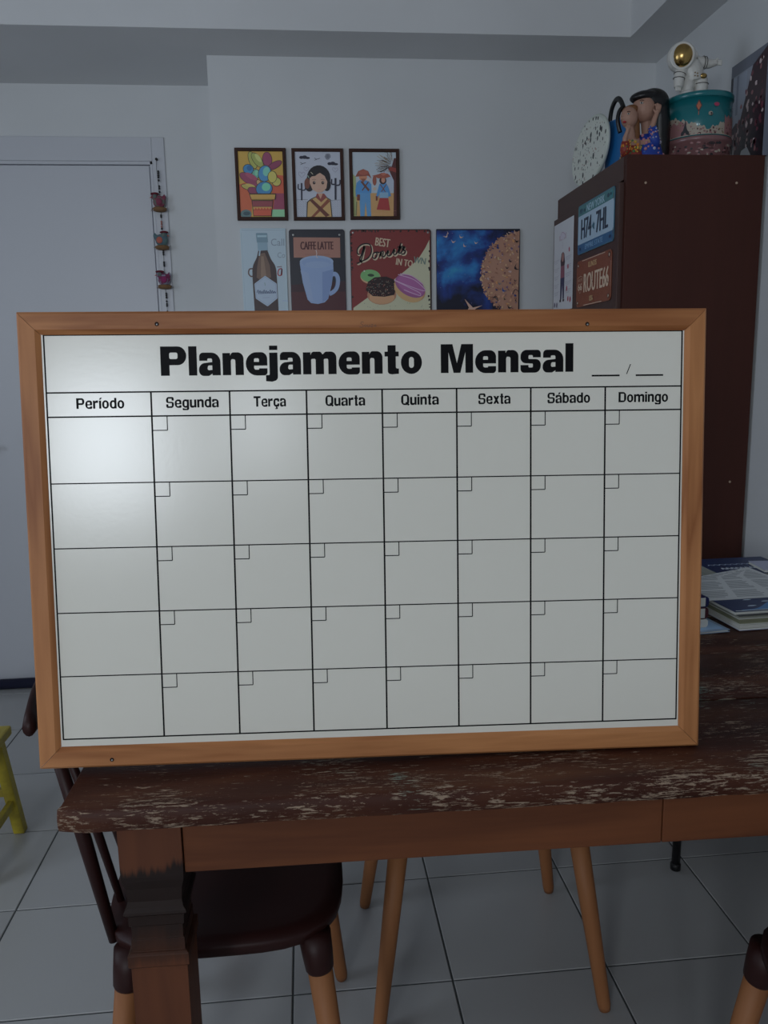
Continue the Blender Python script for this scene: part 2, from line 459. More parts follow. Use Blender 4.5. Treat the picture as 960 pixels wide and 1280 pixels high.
# door with its casing
door = thing('door_1', ((DX0+DX1)/2, YD, 0)); door['kind'] = 'structure'
w = (DX1-DX0)/2
MB().box((-w, 0.0, 0.012), (w-0.002, 0.035, DZ-0.003)).build('door_leaf', M_DOOR, door, bevel=0.002)
fr = MB()
fr.box((w+0.001, -0.004, 0), (w+0.012, 0.09, DZ+0.012)).box((-w-0.012, -0.004, 0), (-w-0.001, 0.09, DZ+0.012)).box((-w-0.012, -0.004, DZ), (w+0.012, 0.09, DZ+0.012))
fr.build('door_jamb', M_DOOR, door, bevel=0.0015)
cs = MB()
cs.box((w+0.012, -0.007, 0), (w+0.060, 0.0, DZ+0.10)).box((-w-0.060, -0.007, 0), (-w-0.012, 0.0, DZ+0.10)).box((-w-0.012, -0.007, DZ+0.012), (w+0.012, 0.0, DZ+0.10))
cs.build('door_casing', M_DOOR, door, bevel=0.002)
MB().tube([(-w+0.06, -0.001, 1.02), (-w+0.06, -0.05, 1.02), (-w+0.15, -0.055, 1.02)], 0.009).build('door_handle', M_STEEL, door)
# draught excluder roll
dr = MB().tube([(DX0+0.01, 3.37, 0.021), (-1.1, 3.368, 0.021), (-0.85, 3.37, 0.021), (DX1-0.01, 3.37, 0.021)], 0.021, seg=16).build('draught_excluder', M_NAVY)
tag(dr, 'dark navy draught roll on the tiles along the foot of the white door', 'draught excluder')

# ------------------------------------------------------------------ planner board
BM = Matrix(((0.99908, 0.0407, 0.01284), (-0.04169, 0.99508, 0.08988), (-0.00911, -0.09033, 0.99587)))
board = thing('planner_board', label='white monthly planner board in a light pine frame, leaning upright on the table edge', cat='whiteboard')
board.matrix_world = Matrix.Translation((0.08481, 1.0472, 1.0778)) @ BM.to_4x4()
# frame rails (mitred), moulded: outer edge lower than crown
def rail(kind):
    W2, H2, t = 0.45, 0.30, 0.0285
    prof = [(0.0, 0.018), (0.0, 0.003), (0.003, 0.0), (t-0.006, 0.0), (t, 0.005), (t, 0.018)]   # (inset, depth)
    mb = MB(); vs = []
    for s in (-1, 1):
        for ins, dep in prof:
            if kind in ('top', 'bottom'):
                z = (H2-ins)*(1 if kind == 'top' else -1); x = s*(W2-ins-0.0003)
            else:
                x = (W2-ins)*(1 if kind == 'right' else -1); z = s*(H2-ins-0.0003)
            vs.append((x, dep, z))
    n = len(prof)
    fs = [(i, (i+1) % n, n+(i+1) % n, n+i) for i in range(n)]+[tuple(range(n)), tuple(range(2*n-1, n-1, -1))]
    mb.add(vs, fs)
    return mb.build('frame_rail', M_PINE if kind in ('top', 'bottom') else M_PINEV, board)
rails = {k: rail(k) for k in ('top', 'bottom', 'left', 'right')}
MB().box((-0.4225, 0.0055, -0.2725), (0.4225, 0.010, 0.2725)).build('writing_panel', M_BOARD, board)
MB().box((-0.425, 0.010, -0.275), (0.425, 0.0135, 0.275)).build('backing_panel', mat('hardboard', (0.16, 0.08, 0.04, 1), 0.8), board)
# nail holes and the pencilled mark on the top rail
for (x, z, k) in ((-0.2733, 0.2836, 'top'), (0.2878, 0.2799, 'top'), (-0.3542, -0.2895, 'bottom')):
    nh = MB().lathe([(0.0020, -0.0006), (0.0027, -0.0003), (0.0027, 0.0)], seg=14); nh.v = [(x+a, -0.0003+c*0.4, z+b2) for a, b2, c in nh.v]
    nh.build('nail_hole', M_HOLE, rails[k])
    nh = MB().lathe([(0.0013, 0.0), (0.0010, 0.0008)], seg=10); nh.v = [(x+a+0.0004, -0.0005-c, z+b2-0.0006) for a, b2, c in nh.v]
    nh.build('nail_head', M_STEEL, rails[k])
pp = Print(0, 0, -0.0001)
def brown_line(pts): pp.line(pts, 0.7, (70, 44, 26), True, keep=True)
bx, bz = -12.5, 281.0
for st in ([(5, 3), (2.4, 3.6), (1, 1.6), (3.6, -0.2), (4, -2.2), (1.5, -3.4), (-0.5, -2.4)], [(7, 0), (5.6, -1.2), (7, -2.8), (8.8, -1.4), (7, 0)], [(10, 0), (10, -2.4), (12, -2.4), (12.6, 0), (12.8, -2.6)], [(14, 0), (17, 0.1), (14.2, -2.8), (17.2, -2.6)], [(20.5, -0.2), (18.6, -1), (19, -2.6), (20.6, -1.8), (20.6, 0), (21, -2.8)]):
    brown_line([(bx+a, bz+b2) for a, b2 in st])
o = pp.build('pencilled_mark', rails['top'])

# --- lettering of the board: condensed grotesque built from rounded polygons
def glyph(ch, S_, H_):
    """returns (width, [ (outer, [holes]) ... ]) for cap height 100, x-height 76"""
    X = 76; out = []
    def ring(x0, y0, x1, y1, ro, ri, s=S_, h=H_):
        out.append((rpoly([(x0, y0, ro), (x1, y0, ro), (x1, y1, ro), (x0, y1, ro)]), [rpoly([(x0+s, y0+h, ri), (x1-s, y0+h, ri), (x1-s, y1-h, ri), (x0+s, y1-h, ri)])]))
    def P(pts, holes=()): out.append((rpoly(pts), [rpoly(h) for h in holes]))
    def B(x0, y0, x1, y1): out.append(([(x0, y0), (x1, y0), (x1, y1), (x0, y1)], []))
    n = S_*2.35+6 if S_ > 24 else S_*3.05
    if ch in 'oóeéadágbq': ww = n+2
    if ch == 'l': B(0, 0, S_, 100); return S_, out
    if ch in 'ií':
        B(0, 0, S_, X)
        if ch == 'i': B(0, 85, S_, 100)
        else: P([(S_*0.1, 84), (S_*0.75, 84), (S_*1.45, 103), (S_*0.55, 103)])
        return S_, out
    if ch == 'j':
        P([(S_, X), (0, X), (0, -1, 4), (-S_*0.45, -1), (-S_*0.45, -22), (S_*0.3, -24, 6), (S_, -18, 18)]); B(0, 85, S_, 100); return S_, out
    if ch in 'oó':
        ring(0, -2, ww, X+2, 0.5*ww, (ww-2*S_)*0.5)
        if ch == 'ó': P([(ww*0.42, 84), (ww*0.62, 84), (ww*0.82, 103), (ww*0.52, 103)])
        return ww, out
    if ch == 'n':
        P([(0, 0), (S_, 0), (S_, X-H_-6, 0), (S_+3, X-H_, 3), (n-S_, X-H_-1, 6), (n-S_, 0), (n, 0), (n, X+2, 0.7*S_+16), (S_+4, X+2, 14), (S_*0.93, X-9), (S_*0.93, X), (0, X)])
        return n, out
    if ch == 'm':
        g = n-S_
        P([(0, 0), (S_, 0), (S_, X-H_-2, 4), (g, X-H_-1, 5), (g, 0), (n, 0), (n, X-H_-2, 4), (2*g, X-H_-1, 5), (2*g, 0), (2*g+S_, 0), (2*g+S_, X+2, 0.7*S_+16), (n+6, X+2, 12), (n-4, X-8, 2), (n-12, X+2, 8), (S_+4, X+2, 14), (S_*0.93, X-9), (S_*0.93, X), (0, X)])
        return 2*g+S_, out
    if ch == 'u':
        P([(n, X), (n-S_, X), (n-S_, H_+6), (n-S_-3, H_, 3), (S_, H_+1, 6), (S_, X), (0, X), (0, -2, 0.7*S_+16), (n-S_-4, -2, 14), (n-S_*0.93, 9), (n-S_*0.93, 0), (n, 0)])
        return n, out
    if ch == 'r':
        P([(0, 0), (S_, 0), (S_, X-H_*1.35, 8), (n*0.78, X-H_*1.25), (n*0.78, X+2), (S_+6, X, 12), (S_*0.93, X-12), (S_*0.93, X), (0, X)])
        return n*0.78, out
    if ch == 'e':
        c = ww; r = 0.5*ww; cut = X*0.36; bar = X*0.42
        P([(0, -2, r), (c, -2, r), (c, cut-5), (c-S_, cut-5), (c-S_, H_-3, 5), (S_, H_-3, 7), (S_, bar), (c, bar), (c, X+2, r), (0, X+2, r)],
          [[(S_, bar+H_*0.62), (c-S_, bar+H_*0.62), (c-S_, X-H_+2, 5), (S_, X-H_+2, 5)]])
        return c, out
    if ch in 'aá':
        c = n+1
        P([(c, 0), (c, X+2, 0.42*c), (1, X+2, 0.38*c), (1, X*0.66), (S_, X*0.66), (S_, X-H_+3, 5), (c-S_, X-H_+3, 5), (c-S_, 0)])
        P([(c-S_+2, X*0.60), (c-S_+2, X*0.60-H_*0.55), (S_+2, X*0.45, 6), (S_-1, H_-4, 6), (c-S_+2, H_-2, 4), (c-S_+2, 7), (c*0.45, -2, 12), (-1, -2, 0.35*c), (-1, X*0.53, 0.3*c)])
        if ch == 'á': P([(c*0.42, 84), (c*0.62, 84), (c*0.82, 103), (c*0.52, 103)])
        return c, out
    if ch in 'dbgq':
        c = ww; r = 0.48*ww
        ring(0, -2, c, X+2, r, (ww-2*S_)*0.45)
        if ch == 'd': B(c-S_, 0, c, 100)
        if ch == 'b': B(0, 0, S_, 100)
        if ch == 'g':
            P([(c, X), (c-S_, X), (c-S_, -4, 0), (c-S_-2, -12, 4), (S_*0.9, -10, 4), (S_*0.9, -6), (2, -6), (2, -25, 12), (c, -25, 18)])
        return c, out
    if ch == 't':
        w_ = S_*1.75
        P([(S_*0.38, X), (S_*0.38, 98), (S_*1.38, 98), (S_*1.38, X), (w_, X), (w_, X-H_*0.8), (S_*1.38, X-H_*0.8), (S_*1.38, H_-3, 5), (w_, H_-4), (w_, -1), (S_*0.9, -3, 8), (S_*0.38, 0, 14), (S_*0.38, X-H_*0.8), (0, X-H_*0.8), (0, X)])
        return w_, out
    if ch == 's' or ch == 'S':
        c = n*(1.0 if ch == 's' else 1.18); T = X if ch == 's' else 100; h = H_*(0.92 if ch == 's' else 1.0)
        m1 = T*0.5
        P([(c, T+2, 0.40*c), (0, T+2, 0.38*c), (0, m1-h*0.30, 0.25*c), (c-S_, m1-h*0.42, 3), (c-S_, h-3, 4), (S_, h-3, 4), (S_, T*0.33), (0, T*0.33), (0, -2, 0.38*c), (c, -2, 0.40*c), (c, m1+h*0.38, 0.25*c), (S_, m1+h*0.42, 3), (S_, T-h+3, 4), (c-S_, T-h+3, 4), (c-S_, T*0.68), (c, T*0.68)][::-1])
        return c, out
    if ch == 'ç':
        c = n
        P([(0, -2, 0.42*c), (c, -2, 0.42*c), (c, X*0.38), (c-S_, X*0.38), (c-S_, H_, 5), (S_, H_, 5), (S_, X-H_, 5), (c-S_, X-H_, 5), (c-S_, X*0.62), (c, X*0.62), (c, X+2, 0.42*c), (0, X+2, 0.42*c)])
        P([(c*0.42, 0), (c*0.62, 0), (c*0.60, -7), (c*0.82, -13, 4), (c*0.6, -26, 4), (c*0.25, -24), (c*0.27, -18), (c*0.52, -17, 2), (c*0.38, -11)])
        return c, out
    if ch == 'x':
        c = n*0.98; q = S_*1.08
        P([(0, 0), (q, 0), (c, X), (c-q, X)]); P([(c, 0), (c-q, 0), (0, X), (q, X)]); return c, out
    if ch == 'P':
        c = n*1.22
        B(0, 0, S_*1.05, 100); ring(0, 36, c, 100, 0.34*c, 6, S_*1.05, H_); B(0, 36, S_*1.05, 100); return c, out
    if ch == 'M':
        c = S_*4.0 if S_ > 24 else S_*4.7
        P([(0, 0), (0, 100), (S_*1.45, 100), (c/2, 34), (c-S_*1.45, 100), (c, 100), (c, 0), (c-S_*0.95, 0), (c-S_*0.95, 72), (c/2+S_*0.42, 0), (c/2-S_*0.42, 0), (S_*0.95, 72), (S_*0.95, 0)][::-1])
        return c, out
    if ch == 'T':
        c = n*1.2; B(0, 100-H_*1.1, c, 100); B(c/2-S_*0.55, 0, c/2+S_*0.55, 100-H_*0.5); return c, out
    if ch == 'D':
        c = n*1.25
        P([(0, 0), (c, 0, 0.42*c), (c, 100, 0.42*c), (0, 100)], [[(S_*1.05, H_), (c-S_*1.05, H_, 6), (c-S_*1.05, 100-H_, 6), (S_*1.05, 100-H_)]]); return c, out
    if ch == 'Q':
        c = n*1.25
        ring(0, -2, c, 102, 0.42*c, 8, S_*1.05, H_); P([(c*0.5, 22), (c*0.72, 30), (c*1.06, 2), (c*0.86, -8)]); return c, out
    raise ValueError(ch)
def board_text(pr, txt, x0, x1, z0, cap, S_, H_, gap=7, space=26):
    items = []; x = 0
    for ch in txt:
        if ch == ' ': x += space; continue
        w_, parts = glyph(ch, S_, H_); items.append((x, parts)); x += w_+gap
    total = x-gap; sx = (x1-x0)/total; sz = cap/100
    for dx, parts in items:
        for outer, holes in parts:
            f = lambda L: [(x0+(dx+a)*sx, z0+b2*sz) for a, b2 in L]
            pr.poly(f(outer), M_INK, [f(h) for h in holes]); pr.k -= 0.6
        pr.k = 1
pr = Print(0, 0, 0.0055, step=0.00012)
def word(*a, **k):
    q = Print(0, 0, 0.0055, step=0.00012); board_text(q, *a, **k); o = q.build('lettering', board); o['label'] = 'black word ' + a[0]
word('Planejamento', -271.5, 68.5, 218.2, 37.5, 31, 21, gap=8)
word('Mensal', 93.5, 271.0, 218.2, 37.5, 31, 21, gap=8)
heads = [('Período', -381, -320), ('Segunda', -266.3, -198.6), ('Terça', -153.2, -111.2), ('Quarta', -59.5, -7.3), ('Quinta', 40.3, 90.3), ('Sexta', 143.2, 186.3), ('Sábado', 236.3, 294.0), ('Domingo', 332.8, 400.6)]
for t, a, b2 in heads: word(t, a, b2, 177.0 if t != 'Terça' else 177.0, 13.6, 23, 17, gap=9)
for a, b2 in ((296, 334), (356, 393.5)): pr.rect(a, 211.6, b2, 213.8, M_INK); pr.k -= 1
pr.line([(343.5, 214.5), (348.7, 227.5)], 1.2, M_INK, keep=True)
pr.build('date_blank', board)
gr = Print(0, 0, 0.0055, step=0.0001)
XO0, XO1 = -418.3, 418.6
colx = [-285.3, -184.2, -84.2, 15.3, 114.2, 213.7, 314.6]; rowz = [80.3, -4.9, -90.7, -176.1]
def bar(x0, z0, x1, z1, w_=1.9):
    if x0 == x1: gr.rect(x0-w_/2, z0, x0+w_/2, z1, M_INK)
    else: gr.rect(x0, z0-w_/2, x1, z0+w_/2, M_INK)
    gr.k -= 1
for z in (271.2, 197.8, 166.5, -261.6): bar(XO0-0.9, z, XO1+0.9, z, 1.9)
for z in rowz: bar(XO0, z, XO1, z, 1.5)
for x in (XO0, XO1): bar(x, -261.6, x, 271.2, 2.0)
for x in colx: bar(x, -261.6, x, 197.8, 2.2)
for x in colx:
    for z in [166.5]+rowz:
        bar(x, z-18.6, x+19.5, z-18.6, 1.2); bar(x+19.5, z-18.6, x+19.5, z, 1.2)
gr.build('printed_grid', board)

# ------------------------------------------------------------------ table
TR = math.radians(-1.3)
table = thing('dining_table', (0.48, 1.37, 0), TR, 'old dark brown table with worn peeling paint and a square moulded leg', 'table')
TZ = 0.7725
# local frame: x -0.80..0.78, y -0.425..0.43
def plank(x0, x1, y0, y1, z1, th, front=False, seed=0):
    rnd = random.Random(seed); mb = MB(); n = 46; rings = []
    r = 0.009 if front else 0.0025
    for i in range(n+1):
        x = x0+(x1-x0)*i/n
        jf = rnd.uniform(-1, 1)*(0.0016 if front else 0.0006); jz = rnd.uniform(-1, 1)*0.0005
        taper = 0
        if front and i == 0: taper = 0.006
        a = y0+jf+taper; b2 = y1
        sect = [(a+r, z1-th+0.001), (a+r*0.3, z1-th+r*0.3), (a, z1-th+r), (a-0.0005*(1 if front else 0), z1-th*0.45), (a+0.001, z1-r), (a+r*0.35, z1-r*0.28), (a+r, z1+jz*0.5), (b2-0.003, z1), (b2-0.0008, z1-0.002), (b2-0.0008, z1-th+0.001)]
        xx = x
        rings.append([(xx+(0.004 if (i == 0 and front and k in (0, 6, 7)) else 0), p[0], p[1]) for k, p in enumerate(sect)])
    k = len(sect); vs = [v for R in rings for v in R]; fs = []
    for i in range(n):
        for j in range(k): fs.append((i*k+j, i*k+(j+1) % k, (i+1)*k+(j+1) % k, (i+1)*k+j))
    fs += [tuple(range(k-1, -1, -1)), tuple(n*k+j for j in range(k))]
    mb.add(vs, fs, None, True)
    o = mb.build('plank', M_TABLETOP, table, bevel=0)
    try: o.data.set_sharp_from_angle(angle=math.radians(50))
    except Exception: pass
    return o
yb = [-0.443, -0.212, -0.012, 0.205, 0.432]
M_T2 = old_paint('old_paint_bare', False)
for i in range(4):
    pk = plank(-0.793 + (0, 0.004, 0.002, 0.006)[i], 0.775, yb[i]+(0.001 if i else 0), yb[i+1]-0.001, TZ+(0, 0.0008, -0.0006, 0.0)[i], 0.034, i == 0, i)
# small patch let into the left end of the front plank
ax = []
MB().box((-0.6485, -0.404, 0.655), (-0.0062, -0.379, 0.7376)).build('apron', M_APRON, table, bevel=0.0015)
MB().box((-0.0050, -0.404, 0.655), (0.655, -0.379, 0.7376)).build('apron', M_APRON, table, bevel=0.0015)
MB().box((-0.655, 0.375, 0.655), (0.655, 0.400, 0.7376)).build('apron', M_APRON, table, bevel=0.0015)
MB().box((-0.715, -0.32, 0.655), (-0.690, 0.33, 0.7376)).build('apron', M_APRON, table, bevel=0.0015)
MB().box((0.690, -0.32, 0.655), (0.715, 0.33, 0.7376)).build('apron', M_APRON, table, bevel=0.0015)
def table_leg(cx, cy):
    mb = MB()
    prof = [(0.0325, 0.0), (0.0365, 0.05), (0.0370, 0.519), (0.0370, 0.5195), (0.0400, 0.523), (0.0400, 0.5395), (0.0370, 0.5420), (0.0350, 0.5425), (0.0350, 0.5600),
            (0.0335, 0.5605), (0.0335, 0.5790), (0.0360, 0.5810), (0.0365, 0.5955), (0.0410, 0.6000), (0.0405, 0.6035), (0.0365, 0.6080), (0.0350, 0.6160), (0.0365, 0.6350), (0.0400, 0.6480), (0.0405, 0.6540), (0.0405, 0.7376)]
    vs = []; fs = []
    for h, z in prof: vs += [(cx-h, cy-h, z), (cx+h, cy-h, z), (cx+h, cy+h, z), (cx-h, cy+h, z)]
    for i in range(len(prof)-1):
        for j in range(4): fs.append((i*4+j, i*4+(j+1) % 4, (i+1)*4+(j+1) % 4, (i+1)*4+j))
    fs += [(3, 2, 1, 0), tuple(4*(len(prof)-1)+j for j in range(4))]
    mb.add(vs, fs)
    return mb.build('leg', M_LEG, table, bevel=0.0012)
for cx, cy in ((-0.6900, -0.3680), (0.700, -0.3660), (-0.6985, 0.3740), (0.700, 0.3740)): table_leg(cx, cy)

# ------------------------------------------------------------------ chairs
def make_chair(loc, rz, label):
    """chair facing local +Y; lateral axis x"""
    t = thing('dining_chair', loc, rz, label, 'chair', 'dark seated chairs with light round legs')
    # seat: rounded square, slightly dished
    mb = MB(); ns, nr = 40, 7; hw, hd = 0.208, 0.192
    def outline(a, s):
        c, d = math.cos(a), math.sin(a); p = 3.6
        r = (abs(c)**p+abs(d)**p)**(-1/p)
        return c*r*hw*s, d*r*hd*s
    vs = [(0, 0, 0.436)]; fs = []
    for k in range(1, nr+1):
        s = k/nr
        for j in range(ns):
            x, y = outline(2*math.pi*j/ns, s); z = 0.436+0.012*s**3-(0.004 if k == nr else 0); vs.append((x, y, z))
    top = nr
    x_ = len(vs)
    for s, z in ((1.004, 0.437), (0.995, 0.424), (0.95, 0.417)):
        for j in range(ns): x, y = outline(2*math.pi*j/ns, s); vs.append((x, y, z))
    vs.append((0, 0, 0.417))
    for j in range(ns): fs.append((0, 1+j, 1+(j+1) % ns))
    tot = nr+3
    for k in range(tot-1):
        for j in range(ns):
            a = 1+k*ns+j; b2 = 1+k*ns+(j+1) % ns; fs.append((a, a+ns, b2+ns, b2))
    last = 1+(tot-1)*ns
    for j in range(ns): fs.append((len(vs)-1, last+(j+1) % ns, last+j))
    mb.add(vs, fs, None, True); mb.build('seat', M_CHAIRDARK, t)
    for sx in (-1, 1):
        for sy in (-1, 1):
            top_ = Vector((sx*0.175, sy*0.142, 0.420)); foot = Vector((sx*0.232, sy*0.192, 0.002)); d = foot-top_
            lg = MB().tube([top_+d*0.10, top_+d*0.5, top_+d*0.97, foot], [0.0200, 0.0175, 0.0135, 0.0115], seg=20).build('leg', M_CHAIRWOOD, t)
            MB().tube([top_-d*0.02, top_+d*0.06, top_+d*0.115, top_+d*0.125], [0.026, 0.0245, 0.0225, 0.0200], seg=20).build('leg_socket', M_CHAIRDARK, lg)
    for yy in (-0.135, 0.135): MB().tube([(-0.165, yy, 0.408), (0.165, yy, 0.408)], 0.008).build('seat_rail', M_CHAIRDARK, t)
    # spindles and crest rail
    for i, x in enumerate((-0.150, -0.078, 0.0, 0.078, 0.150)):
        yb_ = -0.172; yt = -0.232-0.022*(1-(x/0.15)**2)
        fat = 0.0100 if abs(x) > 0.1 else 0.007
        MB().tube([(x, yb_, 0.425), (x*1.02, yb_+(yt-yb_)*0.5, 0.60), (x*0.97, yt-0.010, 0.782)], [fat*0.82, fat*1.1, fat*0.9], seg=14).build('spindle', M_CHAIRDARK, t)
    cr = MB(); vs = []; n = 16
    for i in range(n+1):
        u = -1+2*i/n; x = 0.196*u; y = -0.252-0.022*(1-u*u); hh = 0.036*max(0.12, (1-abs(u)**3.0))**0.5
        for a in range(12):
            th = 2*math.pi*a/12; vs.append((x, y+0.009*math.cos(th), 0.806+hh*math.sin(th)))
    fs = [(i*12+a, i*12+(a+1) % 12, (i+1)*12+(a+1) % 12, (i+1)*12+a) for i in range(n) for a in range(12)]
    fs += [tuple(range(11, -1, -1)), tuple(n*12+a for a in range(12))]
    cr.add(vs, fs, None, True).build('crest_rail', M_CHAIRDARK, t)
    return t
chair_a = make_chair((-0.155, 1.318, 0), math.radians(-90), 'dark brown chair under the left end of the table, spindles slanting behind the corner')
def copy_tree(o, parent=None):
    c = o.copy(); COL.objects.link(c)
    if parent: c.parent = parent
    for ch in o.children: copy_tree(ch, c)
    return c
def place(src, loc, rz, label):
    c = copy_tree(src); c.location = loc; c.rotation_euler = (0, 0, rz); c['label'] = label; return c
place(chair_a, (0.336, 1.590, 0), math.radians(180), 'chair under the middle of the table, four round wooden legs in view on the tiles')
place(chair_a, (0.843, 0.884, 0), 0.0, 'chair at the right edge of the photo, only seat corner and one leg showing')

# black metal stool behind the table
st = thing('metal_stool', (1.10, 2.02, 0), 0, 'black metal stool behind the table, one thin black leg in view', 'stool')
for sx in (-1, 1):
    for sy in (-1, 1):
        lg = MB().tube([(sx*0.178, sy*0.190, 0.004), (sx*0.150, sy*0.150, 0.452)], 0.0105, seg=14).build('leg', M_BLACK, st)
        MB().lathe([(0.013, 0.0), (0.0135, 0.014), (0.0115, 0.018)], (sx*0.178, sy*0.190, 0.0005)).build('rubber_foot', M_BLACK, lg)
MB().lathe([(0.165, 0.450), (0.175, 0.456), (0.175, 0.466), (0.165, 0.472)]).build('seat', M_BLACK, st)
sr = MB()
for a, b2 in (((-1, -1), (1, -1)), ((1, -1), (1, 1)), ((1, 1), (-1, 1)), ((-1, 1), (-1, -1))): sr.tube([(a[0]*0.158, a[1]*0.165, 0.30), (b2[0]*0.158, b2[1]*0.165, 0.30)], 0.006)
sr.build('stretcher', M_BLACK, st)

# yellow stool at the left
M_YEL = mat('yellow_paint', (0.50, 0.40, 0.030, 1), 0.45)
nt, n, l, b = nodes(M_YEL)
l.new(ramp(nt, noise(nt, coords(nt, (1, 1, 1)), 14, 4, 0.6), [(0.35, (0.36, 0.28, 0.03, 1)), (0.6, (0.56, 0.45, 0.035, 1))]), b.inputs['Base Color'])
ys_ = thing('step_stool', (-1.045, 2.112, 0), math.radians(0), 'low yellow painted wooden stool at the left edge of the photo', 'stool')
MB().box((-0.185, -0.135, 0.297), (0.185, 0.135, 0.325)).build('seat', M_YEL, ys_, bevel=0.006)
legs = {}
for sx in (-1, 1):
    for sy in (-1, 1):
        mb = MB(); a = 0.0155
        def sq(cx, cy, z): return [(cx-a, cy-a, z), (cx+a, cy-a, z), (cx+a, cy+a, z), (cx-a, cy+a, z)]
        vs = sq(sx*0.183, sy*0.125, 0.001)+sq(sx*0.150, sy*0.105, 0.299)
        mb.add(vs, [(3, 2, 1, 0), (4, 5, 6, 7), (0, 1, 5, 4), (1, 2, 6, 5), (2, 3, 7, 6), (3, 0, 4, 7)])
        mb.build('leg', M_YEL, ys_, bevel=0.003)
for sx in (-1, 1): MB().box((sx*0.172-0.008, -0.115, 0.085), (sx*0.172+0.008, 0.115, 0.110)).build('stretcher', M_YEL, ys_, bevel=0.002)
for sy in (-1, 1): MB().box((-0.168, sy*0.117-0.008, 0.118), (0.168, sy*0.117+0.008, 0.143)).build('stretcher', M_YEL, ys_, bevel=0.002)

# ------------------------------------------------------------------ cabinet
CX0, CX1, CY0, CY1, CZ = 0.916, 1.322, 2.300, 2.920, 1.876
cab = thing('tall_cabinet', (CX0, CY0, 0), 0, 'tall dark brown wooden cabinet in the right corner with signs on its door', 'cabinet')
cw, cd_ = CX1-CX0, CY1-CY0
MB().box((0.002, 0, 0), (cw, 0.018, CZ)).build('side_panel', M_DARKWOOD, cab, bevel=0.001)
MB().box((0.002, cd_-0.018, 0), (cw, cd_, CZ)).build('side_panel', M_DARKWOOD, cab, bevel=0.001)
MB().box((0.004, 0.018, CZ-0.018), (cw-0.003, cd_-0.018, CZ)).build('top_panel', M_DARKWOOD, cab)
MB().box((cw-0.006, 0.018, 0.02), (cw, cd_-0.018, CZ-0.018)).build('back_panel', M_DARKWOOD, cab)
MB().box((0.004, 0.018, 0.05), (cw-0.006, cd_-0.018, 0.068)).build('bottom_panel', M_DARKWOOD, cab)
MB().box((0.0, 0.0185, CZ-0.064), (0.016, cd_-0.0185, CZ-0.0005)).build('fascia', M_DARKFRONT, cab, bevel=0.001)
dr_ = MB().box((-0.012, 0.014, 0.07), (0.003, cd_-0.003, CZ-0.070)).build('door', M_DARKFRONT, cab, bevel=0.0015)
MB().tube([(-0.012, cd_-0.055, 1.0), (-0.036, cd_-0.055, 1.0), (-0.036, cd_-0.055, 1.14), (-0.012, cd_-0.055, 1.14)], 0.005).build('handle', M_STEEL, dr_)
for (x, z) in ((0.058, CZ-0.075), (0.325, CZ-0.075), (0.355, CZ-0.93)):
    sc = MB().lathe([(0.0035, 0.0), (0.0035, 0.0012), (0.0022, 0.0018)], seg=14); sc.v = [(x+a, -c, z+b2) for a, b2, c in sc.v]
    sc.build('screw_cap', M_CREAMCAP, cab)

# ------------------------------------------------------------------ wall plaques
def quad_map(TL, TRr, BL, BR, w_, h_):
    """crop pixel -> millimetres inside a plaque of w_ x h_ (shear-aware)"""
    def f(x, y):
        v = (y-(TL[1]+TRr[1])/2)/((BL[1]+BR[1])/2-(TL[1]+TRr[1])/2)
        xl = TL[0]+(BL[0]-TL[0])*v; xr = TRr[0]+(BR[0]-TRr[0])*v
        return ((x-xl)/(xr-xl)*w_, (1-v)*h_)
    return f
FR_W = 11.5
M_FRAME = wood('plaque_frame_wood', (0.060, 0.022, 0.014, 1), (0.035, 0.014, 0.010, 1), 2, 0.5, 2, 3)
def framed(name_label, x0, x1, z0, z1):
    t = thing('framed_picture', (x0, YB, z0), 0, name_label, 'picture', 'small framed pictures in the upper row')
    w_, h_ = x1-x0, z1-z0; f = FR_W*0.001
    fm = MB()
    def miter(p):
        prof = [(0, 0.0), (0, -0.0125), (0.0015, -0.014), (f-0.0015, -0.014), (f, -0.0125), (f, 0.0)]
        vs = []
        for s in (0, 1):
            for ins, dep in prof:
                if p == 'b': vs.append((ins if s == 0 else w_-ins, dep, ins))
                if p == 't': vs.append((ins if s == 0 else w_-ins, dep, h_-ins))
                if p == 'l': vs.append((ins, dep, ins if s == 0 else h_-ins))
                if p == 'r': vs.append((w_-ins, dep, ins if s == 0 else h_-ins))
        n = 6
        fm.add(vs, [(i, (i+1) % n, n+(i+1) % n, n+i) for i in range(n)]+[tuple(range(n)), tuple(range(2*n-1, n-1, -1))])
    for p in 'btlr': miter(p)
    fm.build('frame', M_FRAME, t)
    MB().box((f*0.9, -0.009, f*0.9), (w_-f*0.9, -0.001, h_-f*0.9)).build('backing', mat('card', rgb(170, 165, 150), 0.8), t)
    return t, w_*1000, h_*1000
def inner_print(w_, h_, TL, TRr, BL, BR, finish=0.4):
    q = quad_map(TL, TRr, BL, BR, w_-2*FR_W, h_-2*FR_W)
    p = Print(FR_W*0.001, FR_W*0.001, -0.0091, fn=q, finish=finish)
    p.clip = (0, 0, w_-2*FR_W, h_-2*FR_W)
    return p
K = YB/3.08
def wx(v): return v*K
def wz(v): return 1.3+(v-1.3)*K

